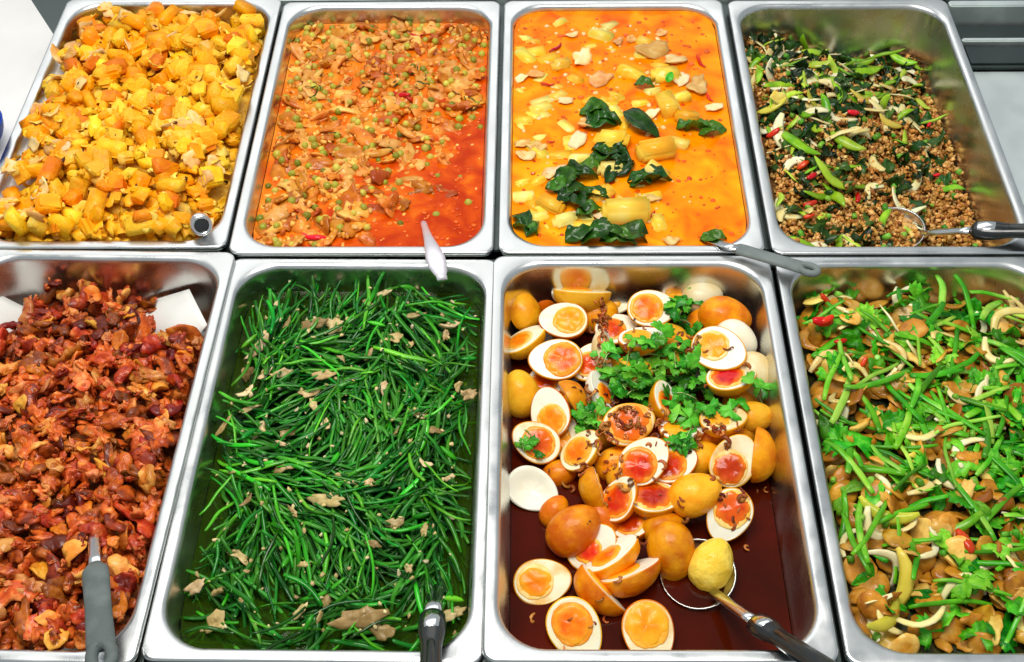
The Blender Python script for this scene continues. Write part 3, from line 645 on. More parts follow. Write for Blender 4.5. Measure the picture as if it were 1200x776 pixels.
for n_, (x, y, w, a) in enumerate([(500, 157, 115, .25), (290, 180, 90, 1.3), (345, 245, 85, .6), (275, 430, 80, 1.2), (575, 185, 85, .5), (640, 265, 100, 1.4), (120, 475, 60, -.3), (155, 452, 60, .1), (105, 242, 45, .5), (690, 330, 60, .2), (590, 245, 70, 1.3), (210, 520, 70, .4), (300, 380, 70, 1.2), (500, 350, 60, .2), (190, 530, 60, 1), (110, 440, 55, .3), (530, 105, 40, 0), (400, 130, 45, 1), (260, 110, 40, 0), (560, 735, 50, .3), (500, 605, 55, .1), (240, 310, 50, .2), (150, 230, 60, 0), (440, 125, 40, .3), (350, 660, 50, 0)]):
    u, v = C3(x, y); put(ORA, MW[n_ % 6], u, v, a, w/82, .003, RND.gauss(0, .2), RND.uniform(0, 6), 'chicken_piece', 'pale meat piece floating in the orange curry', 'meat piece', 'meat pieces in the orange curry', ZO)
BL = [Var('basil_leaf', *leaf(450+i, .045, .024, .35, .5, .45, .06), M['basil']) for i in range(5)]
BL.append(Var('basil_leaf', *leaf(470, .050, .026, .25, .3, .15), M['basil']))
big = C3(470, 392)
put(ORA, BL[5], *big, -.62, 1.25, .011, .25, 1.0, 'basil_leaf', 'broad smooth dark basil leaf lying across the orange curry', 'basil leaf', None, ZO)
for n_, (x, y, w, a) in enumerate([(330, 340, 95, .4), (365, 365, 95, -.5), (345, 385, 95, .1), (480, 265, 60, .1), (640, 395, 85, -.3), (685, 405, 80, .2), (605, 390, 60, .1), (380, 470, 110, -.05), (400, 490, 90, -.6), (350, 480, 80, .7), (245, 555, 110, .9), (280, 535, 100, -.3), (220, 575, 75, .2), (375, 540, 65, 1.2), (495, 550, 120, .05), (470, 560, 70, .3), (290, 635, 95, -.9), (310, 650, 75, .4), (80, 680, 80, -1.1), (100, 700, 75, -.6), (340, 725, 120, .05), (285, 718, 90, .6), (440, 728, 125, .1), (400, 735, 95, -.1), (690, 738, 70, .1), (355, 690, 50, .4), (140, 700, 60, 1.1), (310, 520, 80, .2), (420, 515, 85, .9), (330, 600, 80, -.3), (265, 590, 85, .5), (400, 430, 70, .2), (240, 610, 70, 1), (330, 360, 80, 1.2)]):
    u, v = C3(x, y); put(ORA, BL[n_ % 5], u, v, a, w/92, .0075, RND.gauss(0, .3), RND.uniform(0, 6), 'basil_leaf', 'crinkled wilted basil leaf in the orange curry', 'basil leaf', 'wilted basil leaves in the orange curry', ZO)
YB = Var('basil_sprout', *leaf(480, .017, .010, .3, .3, .1), M['coriander'])
put(ORA, YB, *C3(553, 262), 1.2, 1, .017, .5, 0, 'basil_sprout', 'small bright green leaf tip standing on the orange curry', 'leaf', None, ZO)
CH3 = [Var('curry_chili', *strip(490+i, .026, .0026, .0018, .2, .7, 6, 8, .1), M['chili'], 80) for i in range(2)]
for x, y, a, s_ in ((648, 190, -1.2, 1.1), (380, 605, 1.0, .6), (492, 660, .7, .9), (675, 300, -1.1, .7), (185, 260, -.1, .8), (195, 435, .2, .5), (210, 150, .8, 1)):
    u, v = C3(x, y); put(ORA, CH3[0], u, v, a, s_, .003, .1, 0, 'red_chili', 'thin red chili sliver floating on the orange curry', 'chili', 'chili slivers in the orange curry', ZO)
jo = Joined(); BO = [Var('froth', *blob(500+i, .004, .003, .0016, .5, 1.4), M['porkwhite'], 30) for i in range(4)]
for _ in range(150):
    x = RND.uniform(-.12, .08)+RND.gauss(0, .02); y = RND.uniform(-.2, .22)
    jo.add(RND.choice(BO), ORA.drop(RND.choice(BO), x, y, RND.uniform(0, 6), 0, 0, RND.uniform(.4, 1.2), .1, 0, ZO))
oil = mat('chili_oil', [(.62, .055, .000), (.80, .11, .001)], 60, .12, var=.2, hue=.004, island=True, spec=.3)
for pan_, zz_, nn_, wf in ((ORA, ZO, 420, lambda s, t: 1), (RED, ZR, 380, lambda s, t: .25+.75*(1-wr(s, t)))):
    jd = Joined(); DV = [Var('drop', *blob(520+i, .0030, .0026, .0005, .3, 1.2, 2), oil, 10) for i in range(4)]; k_ = 0
    for a_, b_ in halton(nn_*4, 77):
        x, y = (a_*2-1)*(pan_.hx-.026), (b_*2-1)*(pan_.hy-.03)
        if k_ >= nn_ or RND.random() > wf(x/pan_.hx, y/pan_.hy): continue
        k_ += 1; x += RND.gauss(0, .008); y += RND.gauss(0, .008)
        if abs(x) > pan_.hx-.022 or abs(y) > pan_.hy-.022: continue
        jd.add(RND.choice(DV), Matrix.Translation((x, y, zz_+.0004)) @ Matrix.Rotation(RND.uniform(0, 6), 4, 'Z') @ Matrix.Scale(abs(RND.gauss(0, .5))+.25, 4))
    jd.build('oil_droplets', oil, pan_, 'red oil droplets floating on the '+('orange' if pan_ is ORA else 'red')+' curry', 'oil droplets')
jo.build('curry_crumbs', M['porkwhite'], ORA, 'small pale crumbs floating on the orange curry', 'crumbs')

# ---------- 4 mince
def h4(s, t):
    z = -.024-.062*sm(-1.0, 1.0, s)-.036*sm(.25, 1.05, t)+.004*(1-t*t)-.010*(1-sm(-1.05, -.6, t))*sm(-.4, .4, s)
    return np.maximum(z, -.094)-.006
MIN.set_height(h4, 28, .006, 4)
MIN.base_mesh('mince_base', M['mincebase'], 'oily bed of minced pork in its juices', 'mince')
GV = [Var('mince_crumb', *blob(600+i, RND.uniform(.0026, .0042), .0026, .0022, 1.0, 1.9), M['mince'], 24) for i in range(12)]
jm = Joined(); scatter(MIN, GV, 5200, joined=jm, tilt=1, sink=.2, smin=.5, smax=1.3, margin=.026)
DH = [Var('dark_herb', *leaf(620+i, .026, .016, .5, .6, .7, .1, 7, 6), M['darkherb'], 80) for i in range(5)]
BN = [Var('bean_piece', *sweep([(-.005, 0, 0), (-.0047, 0, 0), (0, .0003, 0), (.0047, 0, 0), (.005, 0, 0)], [.0018, .0036, .0038, .0036, .0018], 9), M['bean'], 40)]
BN += [Var('bean_piece', *sweep([(-.0032, 0, 0), (-.003, 0, 0), (0, .0003, 0), (.003, 0, 0), (.0032, 0, 0)], [.002, .0034, .0036, .0034, .002], 9), M['bean'], 40)]
ON = [Var('onion_sliver', *strip(640+i, RND.uniform(.034, .054), RND.uniform(.004, .0075), .0016, RND.uniform(.3, .9), .6, 6, 9, .08), M['onion'], 80) for i in range(7)]
PP = [Var('pepper_slice', *strip(650+i, .046, .0062, .0022, .25, .85, 7, 9, .06), M['greenpod'], 100) for i in range(4)]
YP = [Var('yellow_pepper_slice', *strip(655+i, .040, .0055, .002, .3, .8, 7, 9, .06), M['yellowpep'], 100) for i in range(2)]
back = lambda s, t: .25+.75*(1/(1+math.exp(-4*(t-s*.8))))
scatter(MIN, DH, 150, 'basil_scrap', 'dark cooked basil scrap mixed into the minced pork', 'basil scrap', 'dark basil scraps in the mince', tilt=.5, sink=.3, weight=back, margin=.03)
scatter(MIN, GV, 2600, joined=jm, tilt=1, sink=.3, smin=.45, smax=1.2, seed=9000, margin=.026)
scatter(MIN, BN, 85, 'bean_piece', 'short cut green bean piece in the minced pork', 'bean piece', 'cut beans in the mince', tilt=.6, sink=.15, margin=.03)
scatter(MIN, ON, 78, 'onion_sliver', 'pale curved onion sliver in the minced pork', 'onion sliver', 'onion slivers in the mince', tilt=.35, sink=.22, weight=back, margin=.03)
scatter(MIN, GV, 700, joined=jm, tilt=1, sink=.35, smin=.6, smax=1.3, seed=19000, margin=.026)
scatter(MIN, DH, 110, 'basil_scrap', 'dark cooked basil scrap mixed into the minced pork', 'basil scrap', 'dark basil scraps in the mince', tilt=.5, sink=.22, weight=back, margin=.03, seed=611)
scatter(MIN, PP, 62, 'pepper_slice', 'light green pepper slice on top of the minced pork', 'pepper slice', 'green pepper slices in the mince', tilt=.35, sink=.25, weight=lambda s, t: .2+.8*(t > .25 or s < -.3), margin=.03, seed=91, smin=.6, smax=1.15)
jm.build('minced_pork', M['mince'], MIN, 'brown crumbly minced pork', 'mince')
C4 = lambda x, y: (850+x/2.4257, y/2.425)
for n_, (x, y, a, s_) in enumerate([(230, 105, .5, 1.3), (345, 140, -.4, 1.1), (455, 150, -.2, 1.3), (500, 175, -.6, 1), (265, 185, -.1, .9), (345, 400, -.65, 1.2), (205, 410, -.75, 1.5), (300, 500, -.45, 1.4), (560, 300, -1.2, .9), (90, 230, 1.5, 1), (400, 200, .1, 1.1), (140, 580, 1.4, .8), (350, 180, -.3, .9)]):
    x, y, z = MIN.hit(*C4(x, y)); tag(ob('pepper_slice', PP[n_ % 4].mesh, None, MIN.T @ MIN.drop(PP[n_ % 4], x, y, a, RND.gauss(0, .25), 1, s_, .15)), 'light green pepper slice on top of the minced pork', 'pepper slice', 'green pepper slices in the mince')
for n_, (x, y, a, s_) in enumerate([(385, 280, .15, 1.2), (470, 345, -.3, 1), (130, 300, .2, 1.1), (250, 290, -.9, .9)]):
    x, y, z = MIN.hit(*C4(x, y)); tag(ob('yellow_pepper_slice', YP[n_ % 2].mesh, None, MIN.T @ MIN.drop(YP[n_ % 2], x, y, a, .1, 1, s_, .15)), 'yellow pepper slice on top of the minced pork', 'pepper slice', 'yellow pepper slices in the mince')
CM = Var('mince_chili', *strip(660, .020, .0042, .003, .15, .5, 8, 7, .06), M['chili'], 80)
for x, y, a, s_ in ((220, 480, .5, 1.1), (375, 567, 1.3, 1), (240, 580, .2, .9), (365, 318, .4, 1.1), (135, 383, .3, 1.0), (245, 505, .6, .8), (580, 350, 1, .7), (600, 500, .4, .6), (240, 605, .2, .7)):
    x, y, z = MIN.hit(*C4(x, y)); tag(ob('red_chili', CM.mesh, None, MIN.T @ MIN.drop(CM, x, y, a, .1, 0, s_, .15)), 'red chili piece on the minced pork', 'chili', 'chili pieces in the mince')
OS = Var('mushroom_slice', *flake(665, .015, .009, .003, .35, .35), M['gourd'])
x, y, z = MIN.hit(*C4(150, 288)); tag(ob('onion_wedge', OS.mesh, None, MIN.T @ MIN.drop(OS, x, y, .2, .2, 0, 1, .1)), 'broad pale onion wedge on the minced pork near the rim', 'onion wedge')

# ---------- 5 fried pork
def h5(s, t):
    z = -.036+.026*(1-np.clip(s/1.3, -1, 1)**2)*(1-np.clip((t+.15)/1.3, -1, 1)**2)-.062*sm(.45, 1.05, t)-.012*(1-sm(-1.1, -.75, t))-.008*sm(.6, 1, s)-.036*sm(.25, .7, s)*sm(.45, .85, t)-.022*(1-sm(-.95, -.6, s))*sm(.40, .8, t)
    return np.maximum(z-.012, -.098)
FRI.set_height(h5, 24, .008, 5); FRI.zcap = .002
# paper liner: follows the pan wall, its torn upper edge higher in the corners
na = 120; rings_ = []
def pz(a):
    q = -.075
    for a0, wd, hi in ((262, 26, -.020), (305, 16, -.026)):
        dd = (math.degrees(a)-a0+180) % 360-180; q = max(q, -.075+(hi+.075)*math.exp(-(dd/wd)**2))
    return q
for zf in (1.0, .8, .5, .2, 0):
    P = []
    for i in range(na):
        a = 2*math.pi*i/na; c, s_ = math.cos(a), math.sin(a); zt = -.099+(pz(a)+.099)*zf
        ins = inset(zt)+.006; e = 4.2; q = (abs(c)**e+abs(s_)**e)**(-1/e)
        P.append((q*c*(FRI.hx-ins), q*s_*(FRI.hy-ins), zt))
    rings_.append(P)
V, Fc = loft(rings_, True)
po = ob('paper_liner', mk('paper_liner', V, Fc, M['paper']), None, FRI.T); tag(po, 'white greaseproof paper lining the fried pork pan, a corner showing behind', 'paper')
def flap(c4, bow):
    c4 = [FRI.local(p) for p in c4]; n = 9; V = []; Fc = []
    for i in range(n):
        for k in range(n):
            a_, b_ = i/(n-1), k/(n-1); p = c4[0]*(1-a_)*(1-b_)+c4[1]*a_*(1-b_)+c4[2]*a_*b_+c4[3]*(1-a_)*b_
            p = p+np.array([0, -1, .6])*bow*math.sin(a_*3.14)*math.sin(b_*3.14)+np.array([0, 0, .0016*nz(a_*4, b_*4, bow*900)]); V.append(tuple(p))
    for i in range(n-1):
        for k in range(n-1): Fc.append((i*n+k, (i+1)*n+k, (i+1)*n+k+1, i*n+k+1))
    o = ob('flap', mk('flap', V, Fc, M['paper']), po); q = o.modifiers.new('thickness', 'SOLIDIFY'); q.thickness = .0004
flap([at(222, 339, -.042), at(243, 381, -.030), at(205, 425, -.075), at(146, 362, -.074)], .009)
flap([at(-20, 336, -.036), at(42, 366, -.070), at(15, 420, -.075), at(-22, 400, -.024)], .004)
sd = po.modifiers.new('thickness', 'SOLIDIFY'); sd.thickness = .0004
FRI.base_mesh('fried_crumbs', M['friedbase'], 'dark crumbs packed under the fried pork', 'crumbs', drop=.003)
FV = [Var('fried_pork', *flake(700+i, RND.uniform(.009, .017), RND.uniform(.006, .010), RND.uniform(.006, .0095), RND.uniform(.3, .9), .26, 6, 22, RND.uniform(0, .7), .0016), M['fried']) for i in range(14)]
FS = [Var('fried_strip', *meat_strip(770+i, RND.uniform(.020, .034), RND.uniform(.0058, .0092), RND.uniform(.0026, .0042), RND.uniform(.2, .9)), M['fried']) for i in range(16)]
FG = [Var('fried_fat', *flake(730+i, RND.uniform(.010, .016), RND.uniform(.008, .012), RND.uniform(.0045, .007), RND.uniform(.3, .8), .20, 6, 22, RND.uniform(0, .5), .0013), M['friedgold']) for i in range(7)]
FK = [Var('fried_knob', *blob(745+i, RND.uniform(.009, .015), RND.uniform(.0055, .008), RND.uniform(.004, .006), 1.0, 1.7, 3), M['fried']) for i in range(12)]
corner = lambda s, t: 0 if (t > .62 and s > .45) or (t > .66 and s < -.62) else 1
j = Joined(); scatter(FRI, FS+FK, 520, joined=j, weight=corner, tilt=.7, sink=.1); j.build('fried_pork_under', M['fried'], FRI, 'fried pork bits buried under the top layer', 'fried pork')
scatter(FRI, FS+FS+FK+FK+FV, 298, 'fried_pork', 'crisp red-brown fried pork piece in the paper-lined pan', 'fried pork', 'fried pork pieces in the paper-lined pan', tilt=.6, sink=.05, seed=611, smin=.85, smax=1.45, weight=corner)
scatter(FRI, FG, 46, 'fried_pork_fat', 'golden orange fried pork flake in the paper-lined pan', 'fried pork', 'golden pork flakes in the paper-lined pan', tilt=.6, sink=.08, weight=lambda s, t: corner(s, t)*(.4+.6*(s > .3)+.4*(t < -.6)), seed=77, smin=.7, smax=1.1)
jk = Joined(); scatter(FRI, FK, 330, joined=jk, weight=corner, tilt=1, sink=.2, smin=.22, smax=.55, seed=1700); jk.build('fried_bits', M['fried'], FRI, 'small crisp fried crumbs scattered over the pork', 'crumbs')

# ---------- 6 chives
ZC = -.0415
def h6(s, t):
    return -.066+.042*(1-np.clip((s-.05)/1.06, -1, 1)**2)*(1-np.clip((t-.06)/1.10, -1, 1)**2)*(1-.12*(1-sm(-.9, -.3, t)))+.004
CHI.set_height(h6, 24, .006, 6); CHI.zcap = -.006
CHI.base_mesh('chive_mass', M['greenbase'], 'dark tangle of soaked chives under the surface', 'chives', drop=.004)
flow = lambda x, y: 4.2*nz(x*9, y*9, 4.4)+.6+RND.gauss(0, .34)
HV = [Var('chive', *strip(800+i, RND.uniform(.046, .084), RND.uniform(.0012, .0031), RND.uniform(.0009, .0016), RND.uniform(-.22, .22), .35, 6, 9, .09), M['chive'], 90) for i in range(20)]
HF = [Var('flower_chive', *strip(830+i, .022, .0034, .0026, .1, .8, 6, 7, .05), M['chive'], 60) for i in range(3)]
j = Joined(); scatter(CHI, HV, 1350, joined=j, yaw=flow, tilt=.2, sink=.25, margin=.028); j.build('chives_under', M['chivestuff'], CHI, 'lower layers of green chives in broth', 'chives')
GP = [Var('pork_scrap', *flake(850+i, RND.uniform(.010, .018), RND.uniform(.006, .010), .0045, .35, .6, 5, 18, 0, .0008), M['porkgrey']) for i in range(8)]
GB = [Var('garlic_bit', *blob(870+i, .0030, .0020, .0016, .8, 1.8), M['garlic'], 24) for i in range(4)]
scatter(CHI, GP, 9, 'pork_scrap', 'grey-brown pork scrap tangled in the green chives', 'pork scrap', 'pork scraps among the chives', tilt=.4, sink=.1, seed=5, margin=.035)
scatter(CHI, HV, 130, 'chive', 'green chive length in the broth pan', 'chive', 'chives in the broth pan', yaw=flow, align=.5, tilt=.2, sink=.08, seed=1200, margin=.03)
C6 = lambda x, y: (160+x/1.565, 280+y/1.565)
for n_, (x, y, a, s_) in enumerate([(325, 160, .2, 1.5), (345, 250, 0, 1.2), (350, 475, -.2, 1.7), (228, 355, .4, 1.6), (470, 178, .1, 1.2), (225, 195, .8, 1.2), (205, 290, .6, 1.2), (320, 292, .5, 1.1), (280, 365, .3, .9), (515, 155, -.3, 1.1), (415, 445, .6, 1.0), (155, 665, -1.1, 1.2), (150, 715, .5, 1.4), (410, 700, .4, 1.8), (455, 735, -.3, 1.5), (110, 645, .4, 1), (300, 685, .6, 1), (270, 250, .4, 1), (165, 350, 1, 1.1), (235, 245, .3, 1), (575, 175, -.3, 1.3), (520, 330, 0, .8), (530, 410, 0, .9), (615, 300, .7, 1), (590, 690, .4, 1.2), (570, 720, .3, 1)]):
    x, y, z = CHI.hit(*C6(x, y)); tag(ob('pork_scrap', GP[n_ % 8].mesh, None, CHI.T @ CHI.drop(GP[n_ % 8], x, y, a, RND.gauss(0, .3), 1, s_*.8, .05)), 'grey-brown pork scrap tangled in the green chives', 'pork scrap', 'pork scraps among the chives')
jg = Joined(); scatter(CHI, GB, 120, joined=jg, tilt=1, sink=.2, smin=.4, smax=1.2, margin=.03)
scatter(CHI, HV, 150, 'chive', 'green chive length in the broth pan', 'chive', 'chives in the broth pan', yaw=flow, align=.5, tilt=.2, sink=.05, seed=5200, weight=lambda s, t: .35+.65*(t > -.5), margin=.03)
scatter(CHI, HF, 20, 'chive_bud', 'plump light green chive bud in the broth pan', 'chive bud', 'chive buds in the broth pan', tilt=.3, sink=.1, seed=300, margin=.03)
scatter(CHI, GP, 26, 'pork_scrap', 'grey-brown pork scrap tangled in the green chives', 'pork scrap', 'pork scraps among the chives', tilt=.5, sink=.1, seed=1505, margin=.035, smin=.3, smax=.65)
scatter(CHI, GB, 150, joined=jg, tilt=1, sink=.2, smin=.3, smax=1.2, margin=.025, seed=800); jg.build('garlic_bits', M['garlic'], CHI, 'chopped garlic bits strewn over the chives', 'garlic')
liquid_mesh(CHI, 'chive_broth', ZC, M['broth'], 'clear green broth round the chives', 'broth', .0005, .002)

# ---------- 7 eggs
ZE = -.078
liquid_mesh(EGG, 'brown_sauce', ZE, M['soy'], 'dark red-brown sauce in the egg pan', 'sauce', .0003)
EGG.H[:] = ZE-.012
LAB = {'o': ('halved boiled egg with orange yolk facing up in the brown sauce pan', 'orange-yolk egg halves'), 'r': ('halved boiled egg with deep red jammy yolk in the brown sauce pan', 'red-yolk egg halves'),
       'b': ('fried boiled egg half lying with its golden brown skin up', 'brown-skinned egg halves'), 'w': ('plain white egg half turned cut side down among the brown eggs', 'white-skinned egg halves'),
       'h': ('hollow egg white half with its yolk gone, floating in sauce', None), 'y': ('knobbly yellow fried egg resting on the ladle', None)}
CB = np.column_stack([RV, UV, -dv])   # camera axes in world space
def egg_half(n_, u, v, z, th, nrm, L, kind, yx=-.2, yr=.60, own=None):
    L = L*1.08; a = L*.5; b = a*.78; sd = n_*3.7; rough_ = {'b': .6, 'y': 2.0}.get(kind, .35)
    def prof(ph): return a*math.cos(ph), b*math.sin(ph)*(1-.13*math.cos(ph))
    nu, nv = 22, 14
    # skin: the rounded outside
    V = []; Fc = []
    for i in range(nu+1):
        x, r_ = prof(math.pi*(.001+.998*i/nu))
        for q in range(nv+1):
            ps = math.pi+math.pi*q/nv; p = Vector((x, r_*math.cos(ps), r_*math.sin(ps)))
            e = math.sin(math.pi*q/nv); w = p*55
            p += p.normalized()*.0011*rough_*e**.4*(nz(w.x+sd, w.y, w.z)+.6*nz(w.x*2.3, w.y*2.3+sd, w.z*2.3)); V.append(tuple(p))
    for i in range(nu):
        for q in range(nv): Fc.append((i*(nv+1)+q, (i+1)*(nv+1)+q, (i+1)*(nv+1)+q+1, i*(nv+1)+q+1))
    n0 = len(V); na = 44                       # the skin turns over the shoulder of the cut face
    for q, h_ in ((1.0, -.0002), (.985, .0007), (.958, .0011)):
        for i in range(na):
            t = 2*math.pi*i/na; x, r_ = prof(math.acos(max(-1, min(1, math.cos(t))))); V.append((x*q, math.copysign(r_, math.sin(t))*q, h_))
    for k in range(2):
        for i in range(na): Fc.append((n0+k*na+i, n0+k*na+(i+1) % na, n0+(k+1)*na+(i+1) % na, n0+(k+1)*na+i))
    mS = {'w': 'skinwhite', 'h': 'skinwhite', 'y': 'skinyellow'}.get(kind, 'skin')
    skin = mk('skin', V, Fc, M[mS])
    # white: the cut face with a rounded shoulder
    V = []; Fc = []; na = 44; rr = (.962, .955, .95, .90, .8, .6, .4, .2, .02); zz = [.0006, .0011, .0012, .0012, .0012, .0012, .0012, .0012, .0012]
    for k, (q, h_) in enumerate(zip(rr, zz)):
        for i in range(na):
            t = 2*math.pi*i/na; ph = math.acos(max(-1, min(1, math.cos(t)))); x, r_ = prof(ph); y = math.copysign(r_, math.sin(t))
            hh = h_+.0006*nz(x*60+sd, y*60, 1.1)*(k > 1)
            if kind == 'h' and q < .82: hh -= .0095*(1-(q/.82)**2)
            V.append((x*q, y*q, hh))
    for k in range(len(rr)-1):
        for i in range(na): Fc.append((k*na+i, k*na+(i+1) % na, (k+1)*na+(i+1) % na, (k+1)*na+i))
    Fc.append(tuple((len(rr)-1)*na+i for i in range(na))); white = mk('white', V, Fc, M['white'])
    # yolk
    yolk = None
    if kind != 'h':
        V = []; Fc = []; na2 = 36; R_ = b*yr*1.22; rk = (1.0, .97, .9, .75, .5, .25, .02)
        for k, q in enumerate(rk):
            for i in range(na2):
                t = 2*math.pi*i/na2; rad = R_*q*(1+.09*nz(math.cos(t)*1.3+sd, math.sin(t)*1.3, 2)+.05*nz(math.cos(t)*4+sd, math.sin(t)*4, 5))
                x = yx*a+rad*math.cos(t); y = rad*math.sin(t)*.93
                h_ = .0005+.0016*(1-q**4)+.0017*(nz(x*110+sd, y*110, 3)+.5*nz(x*240, y*240+sd, 3)) if k else -.0006
                V.append((x, y, h_+(.0014 if k > 1 else (.0009 if k else 0))))
        for k in range(len(rk)-1):
            for i in range(na2): Fc.append((k*na2+i, k*na2+(i+1) % na2, (k+1)*na2+(i+1) % na2, (k+1)*na2+i))
        Fc.append(tuple((len(rk)-1)*na2+i for i in range(na2))); yolk = mk('yolk', V, Fc, M['yolkred'] if kind == 'r' else M['yolkorange'])
        yolk.attributes.new('edge', 'FLOAT', 'POINT').data.foreach_set('value', np.repeat(rk, na2).astype(np.float32))
    rimm = None
    if kind in 'or':   # paler set rim round the jammy yolk
        V = []; Fc = []
        for k, (q, h_) in enumerate(((1.10, .0006), (1.075, .0018), (1.0, .0022), (.8, .0022))):
            for i in range(36):
                t = 2*math.pi*i/36; rad = R_*q*(1+.07*nz(math.cos(t)*1.3+sd+.7, math.sin(t)*1.3, 2)+.04*nz(math.cos(t)*5+sd, math.sin(t)*5, 9)); V.append((yx*a+rad*math.cos(t), rad*math.sin(t)*.93, h_))
        for k in range(3):
            for i in range(36): Fc.append((k*36+i, k*36+(i+1) % 36, (k+1)*36+(i+1) % 36, (k+1)*36+i))
        V = [p_ for p_ in V]; lim = [min(1, .93/max(1e-6, math.hypot(p_[0]/a, p_[1]/(b*max(.3, math.sqrt(max(.02, 1-min(.98, abs(p_[0])/a)**2)))*1.0) if 0 else p_[1]/b))) for p_ in V]
        V = [(p_[0]*l_, p_[1]*l_, p_[2]) for p_, l_ in zip(V, lim)]
        rimm = mk('yolk_rim', V, Fc, M['yolkrim'])
    # orientation from how it is seen: cut-face normal and long axis in camera axes
    Nw = Vector(CB @ np.array(nrm, float)).normalized(); ax = Vector(CB @ np.array([math.cos(math.radians(th)), math.sin(math.radians(th)), 0.]))
    X = (ax-Nw*ax.dot(Nw)).normalized(); Y = Nw.cross(X)
    p = at(u, v, z); Q = Matrix((X, Y, Nw)).transposed()
    shift = Q @ Vector((0, 0, b*.36)) if nrm[2] < .35 else Q @ Vector((0, 0, b*.1))
    Mw = Matrix.Translation(Vector(p)+shift) @ Q.to_4x4()
    lab, grp = (own, None) if own else LAB[kind]
    root = bpy.data.objects.new('egg_half', None); col.objects.link(root); root.matrix_world = Mw; root.empty_display_size = .02; tag(root, lab, 'egg', grp)
    ob('skin', skin, root); ob('white', white, root)
    if yolk:
        yo = ob('yolk', yolk, root)
        if rimm: ob('yolk_rim', rimm, yo)
    Pl = np.array([tuple(EGG.T.inverted() @ (Mw @ v_.co)) for v_ in skin.vertices]+[tuple(EGG.T.inverted() @ (Mw @ v_.co)) for v_ in white.vertices])
    for k in range(3):
        ix, iy = EGG.idx(Pl[:, 0]+(k-1)*.0014, Pl[:, 1]+(k-1)*.0009); np.maximum.at(EGG.H, (ix, iy), Pl[:, 2])
UP = (0, .25, 1)
